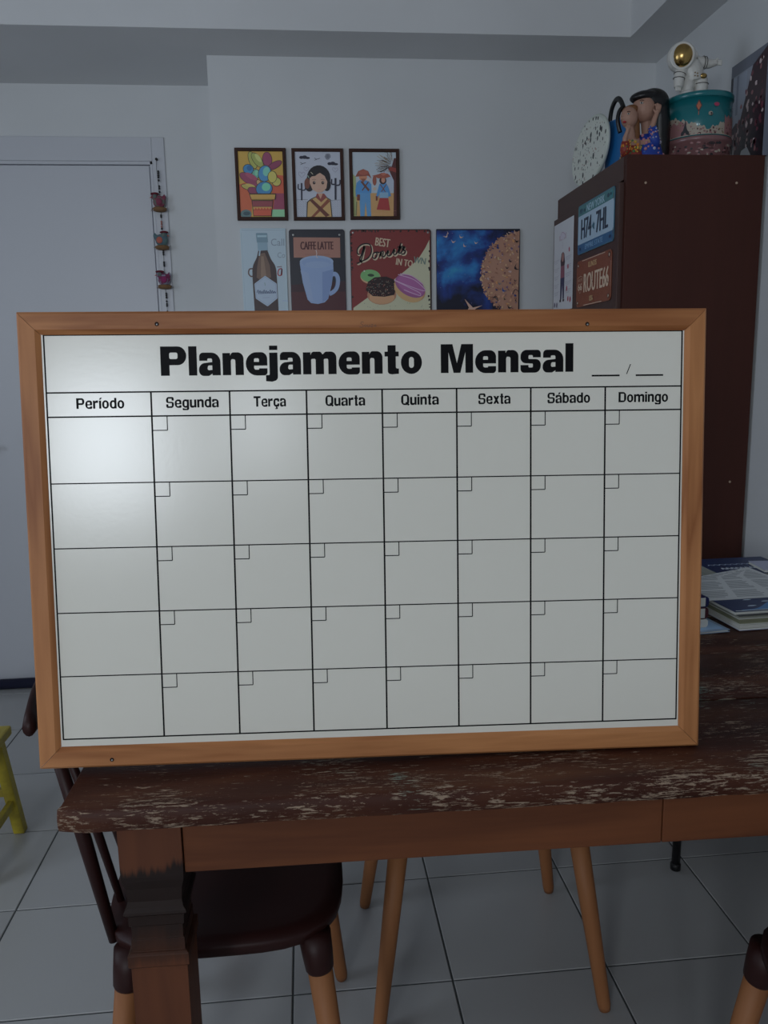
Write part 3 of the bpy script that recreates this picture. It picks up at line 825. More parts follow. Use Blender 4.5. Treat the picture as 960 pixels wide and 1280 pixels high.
# 1 cactus in a pot
t, w_, h_ = framed('framed picture of colourful round cactus leaves in a yellow rimmed pot', wx(-0.2145), wx(-0.0342), wz(1.8368), wz(2.0822))
p = inner_print(w_, h_, (80, 72), (440, 72), (102, 588), (458, 588))
p.rect(60, 60, 480, 600, (184, 146, 54))
p.poly([(250, 60), (480, 60), (480, 330), (380, 250)], (190, 150, 58))
p.poly([(80, 330), (200, 300), (190, 600), (80, 600)], (188, 88, 48))
p.poly([(360, 250), (480, 260), (480, 600), (350, 600)], (190, 82, 50))
p.poly([(380, 400), (480, 400), (480, 530), (365, 530)], (112, 44, 66))
p.rect(355, 528, 480, 600, (104, 150, 112))
p.ell(145, 565, 45, 36, (66, 88, 88)); p.ell(150, 560, 28, 16, (40, 60, 66))
def leaf(cx, cy, rx, ry, rot, c, hi=None):
    p.ell(cx, cy, rx+4, ry+4, (38, 30, 30), rot); p.ell(cx, cy, rx, ry, c, rot)
    if hi: p.ell(cx+rx*0.25, cy-ry*0.25, rx*0.55, ry*0.6, hi, rot)
leaf(200, 140, 28, 68, -20, (126, 128, 60), (150, 146, 70)); leaf(238, 140, 30, 66, -38, (120, 126, 62), (146, 148, 84))
leaf(318, 135, 36, 56, -6, (112, 48, 74)); leaf(378, 180, 24, 62, 62, (104, 44, 66))
leaf(165, 212, 40, 36, 20, (42, 98, 134), (30, 76, 116)); leaf(225, 250, 28, 36, 10, (76, 130, 112), (96, 148, 120))
leaf(180, 292, 36, 92, -62, (110, 46, 70), (124, 56, 76)); leaf(175, 355, 20, 66, -76, (136, 124, 60), (160, 140, 70))
leaf(210, 385, 28, 50, -70, (104, 42, 66))
leaf(250, 318, 16, 24, -30, (200, 160, 110))
leaf(298, 245, 50, 62, 12, (50, 104, 140), (88, 146, 130)); leaf(392, 310, 34, 32, 10, (160, 148, 72), (140, 136, 60))
leaf(358, 272, 34, 44, 0, (150, 142, 62), (174, 162, 80)); leaf(292, 365, 64, 54, -10, (44, 96, 132), (84, 150, 124))
p.poly([(170, 402), (388, 402), (385, 450), (185, 450)], (38, 26, 22)); p.poly([(176, 410), (382, 410), (376, 448), (190, 448)], (196, 152, 66))
p.poly([(190, 455), (366, 455), (352, 582), (205, 582)], (30, 24, 22)); p.poly([(196, 462), (360, 462), (356, 505), (200, 505)], (108, 46, 52))
p.poly([(201, 508), (354, 508), (352, 530), (204, 530)], (190, 140, 70)); p.poly([(204, 532), (350, 532), (346, 578), (208, 578)], (168, 68, 42))
for i in range(6): p.poly([(212+24*i, 530), (224+24*i, 512), (236+24*i, 530)], (176, 66, 40)); p.k -= 1
p.build('printed_picture', t)

# 2 girl portrait
t, w_, h_ = framed('framed picture of a dark haired girl in a tan jacket with cactuses on white', wx(-0.0136), wx(0.1708), wz(1.8366), wz(2.0818))
p = inner_print(w_, h_, (540, 72), (893, 72), (553, 588), (905, 588))
p.rect(500, 50, 950, 620, (176, 180, 192))
D = (34, 34, 46)
for cx, cy in ((615, 120), (835, 168)):
    p.ell(cx-22, cy-4, 18, 12, D); p.ell(cx+2, cy-6, 20, 14, D); p.ell(cx+24, cy, 20, 9, D)
for cx, cy in ((715, 130), (605, 165)):
    p.line([(cx-22, cy-10), (cx-4, cy), (cx+22, cy-8)], 1.7, D); p.line([(cx-20, cy+8), (cx-2, cy)], 1.5, D)
p.ell(797, 108, 22, 26, (96, 98, 108), jag=0.12); p.ell(797, 108, 12, 15, (80, 82, 92))
def heart(cx, cy, s):
    p.line([(cx, cy+s), (cx-s, cy), (cx-s*0.8, cy-s*0.8), (cx-s*0.2, cy-s*0.6), (cx, cy-s*0.2), (cx+s*0.3, cy-s*0.7), (cx+s*0.9, cy-s*0.6), (cx+s, cy), (cx, cy+s)], 0.8, (92, 84, 104), True)
heart(594, 250, 24); heart(630, 206, 18); heart(856, 212, 20)
p.line([(550, 452), (640, 448)], 0.8, D); p.line([(820, 455), (910, 452)], 0.8, D)
for x0_, x1_ in ((556, 632), (826, 902)):
    for i in range(7):
        for j in range(4):
            x = x0_+(x1_-x0_)*(j+0.2)/4; y = 462+i*18
            p.line([(x, y), (x+12, y+11)], 0.6, (66, 68, 80), keep=True)
    p.k += 1
def cactus(cx, yt, yb2, s):
    p.line([(cx, yb2), (cx, yt)], 5.6*s, D); p.line([(cx, yt+50), (cx-24*s, yt+46), (cx-24*s, yt+8)], 3.8*s, D, True); p.line([(cx, yt+58), (cx+26*s, yt+52), (cx+28*s, yt+14)], 3.8*s, D, True)
cactus(592, 318, 455, 1.05); cactus(858, 278, 450, 1.25)
p.poly([(628, 588), (632, 470), (660, 445), (700, 425), (780, 425), (820, 450), (832, 588)], (26, 22, 22))
p.poly([(634, 590), (640, 474), (664, 450), (704, 430), (776, 430), (814, 454), (826, 590)], (158, 126, 76))
p.poly([(700, 430), (712, 400), (768, 402), (790, 430), (745, 470)], (104, 48, 44)); p.poly([(718, 400), (758, 400), (740, 445)], (178, 136, 112))
p.poly([(655, 458), (676, 446), (812, 575), (780, 590)], (84, 40, 30)); p.poly([(796, 444), (816, 462), (690, 590), (664, 590)], (104, 54, 36))
p.poly([(655, 458), (676, 446), (812, 575), (780, 590)], (78, 38, 30))
p.ell(726, 278, 92, 100, (24, 22, 26)); p.ell(652, 328, 38, 58, (24, 22, 26)); p.ell(790, 330, 30, 52, (24, 22, 26)); p.ell(636, 322, 22, 42, (90, 52, 40))
p.poly([(655, 262), (680, 240), (700, 258), (740, 235), (780, 262), (795, 300), (786, 360), (752, 392), (716, 394), (676, 368), (656, 320)], (190, 152, 130))
p.poly([(652, 285), (660, 240), (700, 215), (735, 232), (700, 262), (672, 266)], (24, 22, 26)); p.poly([(722, 228), (760, 226), (800, 270), (796, 312), (772, 262)], (24, 22, 26))
p.line([(664, 232), (682, 250)], 2.0, (196, 190, 160)); p.line([(640, 258), (650, 278)], 2.0, (150, 176, 160))
for ex in (690, 758): p.ell(ex, 316, 11, 13, (52, 32, 28)); p.ell(ex+3, 312, 3, 4, (200, 200, 200)); p.line([(ex-16, 294), (ex, 289), (ex+14, 293)], 0.9, (60, 40, 36), True)
p.line([(716, 366), (728, 369), (740, 365)], 1.0, (150, 88, 80), True); p.line([(724, 342), (730, 345)], 0.8, (140, 100, 84))
p.build('printed_picture', t)

# 3 couple under a tree
t, w_, h_ = framed('framed picture of two figures with brown hats in blue beside a bare tree', wx(0.1920), wx(0.3730), wz(1.8388), wz(2.0818))
p = inner_print(w_, h_, (512, 74), (866, 74), (520, 588), (866, 588))
p.rect(480, 50, 900, 620, (158, 168, 176)); p.rect(480, 400, 900, 620, (186, 142, 88)); p.rect(480, 395, 620, 620, (176, 140, 84))
p.ell(790, 310, 62, 96, (176, 184, 200))
p.poly([(840, 600), (846, 300), (800, 200), (830, 190), (850, 120), (880, 120), (880, 600)], (66, 34, 34)); 
for i in range(46):
    a = random.uniform(100, 250); r0 = random.uniform(20, 60); r1 = r0+random.uniform(50, 120)
    x0_, y0_ = 845+r0*math.cos(math.radians(a)), 170-r0*math.sin(math.radians(a))*0.9
    x1_, y1_ = 845+r1*math.cos(math.radians(a+random.uniform(-14, 14))), 170-r1*math.sin(math.radians(a))*0.9
    if y1_ > 232: y1_ = 232
    p.line([(x0_, y0_), ((x0_+x1_)/2+random.uniform(-10, 10), (y0_+y1_)/2+random.uniform(-10, 10)), (x1_, y1_)], random.uniform(0.7, 1.6), (70, 58, 50) if i % 3 else (120, 104, 84), True, keep=True)
p.k += 1
p.poly([(820, 190), (870, 200), (870, 235), (800, 215)], (110, 44, 38))
p.poly([(516, 250), (540, 270), (545, 590), (516, 590)], (120, 128, 84)); p.line([(545, 470), (540, 580)], 4, (92, 92, 58)); p.line([(524, 430), (528, 580)], 4, (104, 104, 62))
B1, B2 = (58, 112, 158), (78, 132, 176)
p.poly([(545, 320), (570, 296), (640, 300), (664, 330), (664, 400), (540, 430), (536, 380)], B1)
p.poly([(566, 400), (655, 400), (660, 590), (628, 590), (616, 470), (606, 590), (574, 590)], B2)
p.poly([(576, 310), (590, 304), (650, 372), (640, 388)], (84, 50, 40)); p.line([(640, 310), (590, 380)], 4, (84, 50, 40)); p.rect(548, 412, 572, 460, (92, 44, 34))
p.ell(598, 275, 32, 28, (150, 98, 72)); p.poly([(580, 285), (620, 285), (600, 318)], (112, 66, 50))
p.poly([(536, 270), (560, 225), (600, 208), (640, 225), (666, 285), (640, 262), (560, 268)], (110, 56, 46)); p.ell(602, 236, 38, 20, (126, 66, 52))
p.ell(690, 300, 16, 40, (116, 62, 48)); p.ell(690, 366, 13, 13, (190, 170, 150)); p.ell(640, 292, 16, 14, (170, 160, 160))
p.poly([(728, 330), (745, 318), (780, 318), (800, 350), (822, 424), (800, 430), (790, 400), (735, 400), (712, 440), (700, 430)], B1)
p.poly([(730, 395), (798, 395), (800, 446), (728, 440)], (120, 158, 184)); p.poly([(730, 440), (798, 440), (812, 540), (704, 534)], (126, 38, 38))
p.ell(757, 300, 28, 30, (46, 30, 30)); p.ell(760, 296, 16, 22, (176, 122, 98)); p.line([(736, 330), (776, 392)], 3, (90, 56, 44)); p.line([(784, 330), (744, 390)], 3, (90, 56, 44))
p.poly([(670, 262), (720, 250), (750, 238), (800, 246), (820, 268), (780, 280), (720, 282)], (120, 62, 48)); p.poly([(738, 248), (770, 236), (790, 250), (760, 262)], (140, 78, 60))
p.rect(698, 425, 712, 462, (92, 44, 34)); p.line([(640, 545), (860, 545)], 0.7, (150, 110, 72)); p.line([(740, 536), (742, 574)], 1.2, (170, 124, 96)); p.line([(770, 538), (770, 574)], 1.2, (170, 124, 96))
for x in (832, 838, 846): p.line([(x, 560), (x+4, 566)], 0.8, (120, 84, 56))
p.build('printed_picture', t)

# lower row of tin signs
def sign(x0, x1, z0, z1, label, r=0.008, color=(20, 20, 26), holes=True, th=0.004, name='tin_sign'):
    t = thing(name, (x0, YB, z0), 0, label, 'sign' if name == 'tin_sign' else 'picture')
    w2, h2 = x1-x0, z1-z0
    pl = MB(); pl.prism(rpoly([(0, 0, r), (w2, 0, r), (w2, h2, r), (0, h2, r)], 5), -th-0.002, -0.0005, axis=1)
    pl.build('plate', mat('plate_%d_%d_%d' % color, seen(*color), 0.38), t, bevel=0.0008)
    return t, w2*1000, h2*1000
def holes_on(t, w_, h_, pts, y):
    for (x, z) in pts:
        q = MB().lathe([(0.0042, 0.0), (0.0036, 0.0010), (0.0016, 0.0012)], seg=14); q.v = [(x*0.001+a, y-c, z*0.001+b2) for a, b2, c in q.v]
        q.build('screw', M_STEEL, t)
# the signs go on below the line where the planner board hides them
HB = 0.30
# 4 bottle
z1_ = wz(1.8100); t, w_, h_ = sign(wx(-0.2075), wx(-0.0455), z1_-HB, z1_, 'pale blue tin sign with a brown bottle, leftmost in the lower row', 0.002, (136, 152, 160))
k_ = w_/(412-40)          # mm per crop pixel (crop 3)
def f4(x, y, s=412-40): return ((x-40-(y-25)*0.03)*k_, h_-(y-25)*k_)
p = Print(0, 0, -0.006, fn=f4); p.clip = (0, 0, w_, h_)
p.rect(52, 36, 404, 900, (144, 158, 166)); p.rect(60, 44, 398, 900, (140, 155, 164))
p.line([(52, 40), (404, 40)], 1.5, (104, 120, 130)); p.line([(48, 60), (75, 700)], 1.4, (112, 128, 138))
p.text('Call', (292, 165, 402, 108), (92, 104, 116)); p.text('Co', (345, 262, 408, 218), (96, 108, 118))
p.line([(140, 348), (112, 352), (104, 385), (120, 408), (140, 410)], 4.6, (70, 52, 48), True)
p.line([(340, 336), (380, 332)], 2.6, (92, 60, 62)); p.line([(380, 348), (356, 356), (348, 396), (372, 402), (380, 352), (378, 404)], 4.0, (120, 42, 50), True)
p.poly(rpoly([(168, 62, 8), (262, 62, 8), (268, 140, 8), (176, 140, 8)]), (84, 106, 118)); p.rect(180, 80, 258, 96, (120, 142, 150)); p.poly([(180, 138), (262, 138), (266, 205), (184, 205)], (98, 120, 132))
p.poly(smooth_line([(186, 205), (172, 260), (140, 330), (136, 420), (150, 700)])+[(152, 718), (352, 718)]+smooth_line([(350, 700), (338, 420), (326, 330), (290, 270), (262, 200)]), (48, 36, 36))
p.poly([(196, 230), (240, 220), (280, 320), (290, 420), (200, 440), (170, 420), (176, 330)], (84, 66, 56)); p.poly([(210, 250), (230, 250), (250, 400), (205, 420)], (104, 84, 70))
p.poly([(196, 200), (206, 200), (200, 245), (188, 245)], (120, 138, 148))
p.ell(200, 470, 9, 6, (100, 82, 70)); p.line([(150, 722), (352, 722)], 3.6, (120, 134, 144))
p.poly(rpoly([(240, 405, 6), (336, 470, 14), (342, 590, 14), (258, 656, 8), (160, 590, 14), (150, 470, 14)]), (146, 160, 176))
p.line([(240, 416), (328, 474), (332, 584), (257, 642), (168, 584), (160, 474), (240, 416)], 0.8, (88, 100, 124))
for i in range(9): p.line([(172+i*17, 545), (180+i*17, 520+(i % 3)*6), (186+i*17, 548), (192+i*17, 536)], 2.0, (44, 56, 88), True, keep=True)
p.k += 1; p.line([(178, 552), (318, 545)], 1.1, (44, 56, 88)); p.line([(236, 460), (240, 486)], 2.0, (80, 110, 104)); p.line([(218, 585), (276, 583)], 1.2, (96, 104, 124))
p.line([(384, 610), (432, 612)], 0.9, (100, 120, 170)); p.line([(384, 692), (432, 694)], 1.6, (104, 124, 172))
p.build('printed_picture', t)

# 5 caffe latte
z1_ = wz(1.8062); t, w_, h_ = sign(wx(-0.0338), wx(0.1688), z1_-HB, z1_, 'dark tin sign with a pale blue mug and the words CAFFE LATTE', 0.010, (26, 26, 34))
k_ = w_/(935-455)
def f5(x, y): return ((x-455-(y-38)*0.022)*k_, h_-(y-38)*k_)
p = Print(0, 0, -0.006, fn=f5); p.clip = (1.5, 1.5, w_-1.5, h_-1.5)
p.rect(450, 520, 960, 900, (58, 26, 30)); p.poly([(470, 500), (960, 470), (960, 560), (470, 560)], (44, 24, 30))
p.poly([(494, 104), (896, 108), (898, 275), (496, 272)], (122, 84, 72)); p.text('CAFFE LATTE', (556, 206, 836, 140), (58, 26, 28), bold=3)
p.line([(590, 246), (810, 248)], 0.8, (90, 56, 50))
L1, L2, L3 = (104, 122, 152), (88, 106, 140), (126, 144, 172)
p.line([(800, 430), (850, 410), (876, 450), (868, 520), (838, 560), (800, 580)], 15, L1, True); p.line([(820, 440), (846, 430), (858, 460), (852, 510), (836, 540)], 2, (60, 72, 100), True)
p.poly([(546, 320), (560, 300), (834, 300), (838, 380), (822, 500), (790, 620), (760, 650), (700, 664), (640, 655), (610, 625), (570, 480)], L1)
p.poly([(552, 380), (620, 400), (660, 640), (620, 630), (574, 480)], (116, 132, 160)); p.poly([(740, 395), (838, 370), (820, 500), (786, 620), (740, 650)], L2)
p.ell(692, 308, 146, 52, L3); p.ell(692, 314, 130, 42, (98, 116, 146)); p.ell(700, 330, 108, 26, (112, 130, 158))
p.line([(688, 210), (694, 240), (690, 262), (704, 276)], 2.8, (150, 138, 136), True)
p.build('printed_picture', t); holes_on(t, w_, h_, [((493-455)*k_, h_-(84-38)*k_), ((891-455)*k_, h_-(84-38)*k_)], -0.006)

# 6 donuts
z1_ = wz(1.8058); t, w_, h_ = sign(wx(0.1878), wx(0.4885), z1_-HB*1.32, z1_, 'red and cream tin sign with three donuts and the words BEST Donuts IN TOWN', 0.010, (40, 24, 22))
k_ = w_/(880-52)
def f6(x, y): return ((x-52-(y-46)*0.012)*k_, h_-(y-46)*k_)
p = Print(0, 0, -0.006, fn=f6); p.clip = (2, 2, w_-2, h_-2)
p.poly(rpoly([(60, 56, 24), (868, 56, 24), (876, 1200, 24), (70, 1200, 24)]), (94, 32, 30))
CR = (142, 140, 116)
p.poly([(862, 150), (820, 230), (760, 320), (680, 400), (590, 470), (440, 580), (230, 712), (80, 815), (70, 1130), (880, 1130)], CR)
for i in range(60):
    x, y = random.choice([(random.uniform(62, 76), random.uniform(60, 1100)), (random.uniform(856, 872), random.uniform(60, 1100)), (random.uniform(70, 860), random.uniform(58, 68))])
    p.ell(x, y, random.uniform(4, 12), random.uniform(4, 16), (34, 24, 24), jag=0.3, seg=8); p.k -= 1
p.k += 1
for i in range(26):
    p.ell(random.uniform(130, 850), random.uniform(770, 880), random.uniform(3, 7), random.uniform(2, 4), (98, 100, 84), jag=0.3, seg=7); p.k -= 1
p.k += 1
p.text('BEST', (312, 214, 458, 134), (176, 156, 130), bold=2.2, rot=8); p.text('IN TO', (522, 406, 690, 340), (182, 162, 136), bold=2.2, rot=9); p.text('WN', (700, 384, 824, 322), (84, 96, 88), bold=2.2, rot=9)
def script(dx, dy, w_s, c):
    for st in ([(196, 205), (170, 285), (150, 345), (180, 352), (235, 325), (268, 270), (262, 205), (225, 186), (170, 196), (130, 235), (128, 280), (150, 290)],
               [(196, 205), (170, 330), (140, 372), (118, 374)],
               [(318, 270), (290, 280), (282, 318), (304, 330), (326, 300), (322, 268), (350, 276)], [(362, 262), (352, 322)], [(356, 300), (376, 262), (390, 268), (384, 312), (402, 310)],
               [(402, 310), (440, 252), (430, 292), (446, 306), (472, 292), (500, 240)], [(504, 234), (496, 284), (512, 294), (540, 262), (562, 200)],
               [(572, 178), (546, 268), (560, 280), (580, 268), (606, 212)], [(536, 222), (592, 212)], [(606, 212), (584, 236), (616, 258), (604, 286), (574, 288)]):
        p.line([(a+dx, b2+dy) for a, b2 in st], w_s, c, True, keep=True)
    p.k += 1
script(8, 9, 7.0, (176, 158, 132)); script(0, 0, 4.6, (16, 14, 16))
p.ell(258, 510, 104, 70, (150, 118, 88), 4); p.ell(255, 500, 100, 62, (86, 128, 78), 4); p.ell(262, 494, 34, 14, (34, 50, 34), 4); p.ell(195, 452, 8, 8, (220, 225, 210))
p.ell(372, 690, 150, 96, (132, 92, 68)); p.ell(372, 715, 130, 66, (150, 112, 80)); p.poly([(208, 640), (230, 560), (300, 515), (420, 508), (500, 540), (524, 620), (500, 690), (400, 708), (280, 700)], (30, 16, 18))
for i in range(120):
    a = random.uniform(0, 6.28); r = random.uniform(0, 1)**0.5; x = 368+150*r*math.cos(a); y = 608+88*r*math.sin(a); d = random.uniform(0, 3.14)
    p.line([(x, y), (x+11*math.cos(d), y+9*math.sin(d))], 1.5, random.choice([(120, 70, 60), (70, 30, 34), (90, 100, 90), (130, 110, 90), (52, 20, 24)]), keep=True)
p.k += 1
p.ell(660, 632, 172, 118, (140, 104, 70), 28); p.ell(648, 650, 160, 104, (156, 124, 82), 28); p.ell(664, 606, 168, 96, (112, 60, 100), 28); p.ell(668, 598, 148, 78, (124, 68, 112), 28)
for st in ([(540, 490), (700, 540), (810, 630), (800, 652), (640, 600), (505, 545)], [(500, 545), (640, 612), (760, 672), (764, 700), (680, 672), (600, 640)], [(560, 482), (680, 504), (800, 590)]): p.line(st, 2.8, (196, 160, 190), True)
p.build('printed_picture', t); holes_on(t, w_, h_, [(12, h_-12), (w_-12, h_-12)], -0.006)

# 7 blue painting with a round copper moon
z1_ = wz(1.8050); t, w_, h_ = sign(wx(0.5068), wx(0.8217), z1_-0.315, z1_, 'square deep blue painting of a copper moon with birds and butterflies', 0.0015, (10, 12, 22), name='wall_painting', th=0.010)
mb_ = mat('night_sky_print', (0.01, 0.05, 0.2, 1), 0.4); nt, n, l, b = nodes(mb_)
v_ = coords(nt, (1, 1, 1)); nz = noise(nt, v_, 8.0, 4, 0.55, 0.3)
tc_ = nt.nodes.new('ShaderNodeTexCoord'); sp_ = nt.nodes.new('ShaderNodeSeparateXYZ'); l.new(tc_.outputs['Object'], sp_.inputs[0])
nz = mathn(nt, 'SUBTRACT', nz, mathn(nt, 'MULTIPLY', mathn(nt, 'MAXIMUM', mathn(nt, 'SUBTRACT', 0.145, sp_.outputs[2]), 0.0), 2.4))
nz = mathn(nt, 'SUBTRACT', nz, mathn(nt, 'MULTIPLY', mathn(nt, 'MAXIMUM', mathn(nt, 'SUBTRACT', sp_.outputs[2], 0.265), 0.0), 3.5))
nz = mathn(nt, 'SUBTRACT', nz, mathn(nt, 'MULTIPLY', mathn(nt, 'MAXIMUM', mathn(nt, 'SUBTRACT', sp_.outputs[0], 0.19), 0.0), 2.0))
l.new(ramp(nt, nz, [(0.30, seen(6, 8, 26)), (0.44, seen(6, 34, 92)), (0.53, seen(4, 78, 132)), (0.68, seen(22, 116, 140))]), b.inputs['Base Color'])
k_ = w_/(870-45)
def f7(x, y): return ((x-45)*k_, h_-(y-48)*k_)
p = Print(0, 0, -0.012, fn=f7); p.clip = (0.6, 0.6, w_-0.6, h_-0.6)
p.rect(45, 48, 870, 900, mb_)
NB = (6, 8, 22)
p.rect(45, 48, 870, 60, NB)
pts = [(866, 895)]
for i in range(110):
    a = math.radians(60+240*i/109); r = random.uniform(0.955, 1.0); x = 878+400*r*math.cos(a)
    if x < 864: pts.insert(1, (x, 466-400*r*math.sin(a)))
pts.append((866, 68))
p.poly([q for q in pts if q[1] < 880], (128, 92, 74))
for i in range(230):
    a = math.radians(random.uniform(95, 262)); r = 400*(1-random.random()**2*0.75)
    x, y = 878+r*math.cos(a), 466-r*math.sin(a)
    if x > 866: continue
    c = random.choice([(150, 112, 86), (112, 74, 58), (170, 138, 100), (96, 60, 56), (150, 104, 60), (140, 116, 110), (84, 62, 84), (178, 150, 110)] + ([(30, 40, 84)] if r > 200 else []))
    p.ell(x, y, random.uniform(5, 17), random.uniform(4, 11), c, random.uniform(0, 180), jag=0.35, seg=7); p.k -= random.choice((0, 1))
def bird(x, y, s, c, rot=0):
    R = math.radians(rot); f = lambda a, b2: (x+s*(a*math.cos(R)-b2*math.sin(R)), y+s*(a*math.sin(R)+b2*math.cos(R)))
    p.poly([f(-1, -0.7), f(-0.25, 0.0), f(0, -0.1), f(0.3, 0), f(1, -0.6), f(0.45, 0.35), f(0, 0.6), f(-0.4, 0.3)], c); p.k -= 1
p.k += 1
for x, y, s, r in ((832, 165, 24, 10), (838, 265, 14, 60), (770, 352, 20, 20), (738, 415, 20, 0), (828, 415, 34, 60), (820, 535, 18, 30), (765, 790, 28, 20), (716, 708, 18, 50), (672, 780, 14, 30), (832, 725, 20, 80), (620, 700, 20, 200), (700, 110, 18, 200)): bird(x, y, s, (26, 20, 26), r)
bird(706, 625, 30, (30, 56, 104), 40); bird(665, 565, 18, (70, 90, 96), 20)
p.line([(800, 660), (820, 622), (848, 634), (856, 650)], 2.4, (30, 22, 28), True); p.line([(600, 700), (630, 684), (650, 730)], 2.4, (30, 22, 28), True)
for x, y, s, r in ((135, 118, 26, 330), (150, 92, 18, 290), (282, 125, 24, 20), (206, 168, 24, 10), (316, 206, 22, 40), (428, 180, 20, 10), (565, 215, 10, 0)): bird(x, y, s, (168, 142, 130), r)
p.poly([(316, 706), (385, 775), (400, 790), (496, 770), (430, 800), (400, 832), (345, 815), (360, 790)], (176, 140, 122))
for i in range(18): p.ell(random.uniform(60, 480), random.uniform(90, 800), 3, 3, (100, 90, 120), seg=6); p.k -= 1
p.build('printed_picture', t)

# ------------------------------------------------------------------ signs on the cabinet door (facing -x)
def door_sign(y_far, w_mm, z_bottom, h_mm, r, color, label, name, cat, th=0.0025, z_tilt=0.0):
    t = thing(name, (CX0-0.0125, y_far, z_bottom), math.radians(-90), label, cat)
    t.rotation_euler = (0, z_tilt, math.radians(-90))
    w2, h2 = w_mm*0.001, h_mm*0.001
    MB().prism(rpoly([(0, 0, r), (w2, 0, r), (w2, h2, r), (0, h2, r)], 5), -th, -0.0002, axis=1).build('plate', mat('plate_%d_%d_%d' % color, seen(*color), 0.45), t, bevel=0.0006)
    return t
# New York style plate
t = door_sign(2.650, 310, 1.652, 151, 0.010, (36, 74, 92), 'blue and white number plate reading H74 7HL on the dark cabinet door', 'number_plate', 'plate')
p = Print(0, 0, -0.0025); p.clip = (1, 1, 309, 150)
p.rect(3, 31, 307, 118, (134, 156, 172)); p.rect(3, 118, 307, 148, (40, 84, 88)); p.rect(3, 3, 307, 31, (24, 66, 98))
p.text('NEW YORK', (80, 122, 232, 143), (130, 158, 172), bold=1.0); p.ell(30, 132, 16, 8, (26, 60, 74)); p.ell(286, 132, 12, 12, (34, 92, 100)); p.ell(262, 134, 10, 6, (18, 46, 60)); p.ell(60, 130, 8, 5, (18, 46, 60))
p.text('H74', (34, 44, 124, 106), (10, 26, 44), bold=2.6); p.text('7HL', (168, 44, 264, 106), (10, 26, 44), bold=2.6)
p.poly([(132, 70), (144, 82), (148, 74), (156, 78), (150, 66), (154, 56), (142, 62)], (24, 66, 84))
p.text('EMPIRE STATE', (74, 10, 226, 25), (84, 118, 146), bold=0.8)
for x in (26, 284): p.ell(x, 16, 8, 5, (14, 36, 66)); p.ell(x, 134, 5, 4, (14, 40, 56))
for i in range(10): p.ell(random.choice((1, 309)), random.uniform(5, 146), 3, 6, (70, 60, 44), jag=0.4, seg=7)
p.build('printed_plate', t)
# route plate
t = door_sign(2.653, 303, 1.487, 145, 0.016, (92, 46, 26), 'rusty brown number plate reading ROUTE66, below the blue plate', 'number_plate', 'plate')
p = Print(0, 0, -0.0025); p.clip = (1, 1, 302, 144)
p.line([(52, 142), (250, 142)], 1.8, (170, 150, 130)); p.line([(70, 3), (230, 3)], 1.8, (170, 150, 130)); p.line([(300, 40), (300, 112)], 1.2, (150, 130, 110))
CT = (172, 150, 128)
p.text('ILLINOIS', (110, 116, 180, 132), (150, 124, 84), bold=0.6); p.text('ROUTE66', (72, 42, 284, 100), CT, bold=2.2)
p.line([(14, 92), (40, 96), (60, 92), (60, 60), (38, 42), (14, 58), (14, 92)], 1.4, (140, 116, 98)); p.text('66', (20, 52, 54, 74), CT, bold=1.0); p.text('ROUTE', (18, 80, 56, 88), (140, 116, 98))
p.text('USA', (126, 12, 158, 28), (160, 136, 96), bold=0.8)
for x, y in ((16, 130), (286, 130), (16, 14), (286, 14)): p.ell(x, y, 9, 8, (60, 36, 26), jag=0.3, seg=9); p.ell(x+2, y, 4, 4, (150, 134, 116), jag=0.3, seg=8)
for i in range(24): p.ell(random.uniform(4, 298), random.uniform(4, 140), random.uniform(1, 4), random.uniform(1, 3), random.choice([(70, 36, 22), (112, 62, 36)]), jag=0.4, seg=6); p.k -= 1
p.build('printed_plate', t)
# white poster
t = door_sign(2.904, 207, 1.489, 297, 0.001, (160, 162, 166), 'white poster with a small standing figure on the far side of the cabinet door', 'poster', 'poster', th=0.0018)
p = Print(0, 0, -0.0018); p.clip = (1, 1, 206, 296)
fP = lambda x, y: ((x-60)/(245-60)*207, 297-((y-475+(x-60)*0.57))/ (1290-475)*310)
GY = (112, 108, 116)
for i, x in enumerate((62, 74, 84, 98, 112, 124)): p.line([(x, 254), (x+4, 236), (x+9, 255)], 3.0, (120, 100, 112), True, keep=True)
p.k += 1; p.ell(96, 250, 30, 12, (150, 146, 156)); p.line([(66, 246), (92, 262), (126, 248)], 1.6, (112, 84, 100), True); p.line([(94, 232), (98, 208)], 1.6, GY)
p.poly([(78, 168), (88, 192), (104, 196), (118, 188), (126, 160), (118, 140), (84, 140)], (44, 30, 38)); p.ell(102, 178, 12, 15, (120, 84, 80))
p.poly([(82, 150), (122, 150), (124, 106), (80, 104)], (96, 52, 66)); p.poly([(80, 110), (124, 110), (122, 40), (108, 38), (102, 90), (94, 38), (80, 38)], (30, 36, 62))
p.rect(74, 30, 92, 38, (40, 34, 40)); p.rect(108, 30, 126, 38, (40, 34, 40))
for yy in (168, 140, 114, 86, 60):
    for x0_, x1_ in ((8, 66), (132, 196)):
        for j in range(3): p.line([(x0_+j*4, yy+6-j*5), (x1_-j*9, yy+7-j*5)], 1.3, (120, 118, 126), keep=True)
p.k += 1
for x, y in ((170, 196), (160, 142), (150, 70), (166, 34), (190, 30), (20, 24), (46, 22)): p.ell(x, y, 7, 9, (128, 48, 64) if x > 100 else (70, 60, 76), jag=0.2, seg=9)
p.build('printed_picture', t)

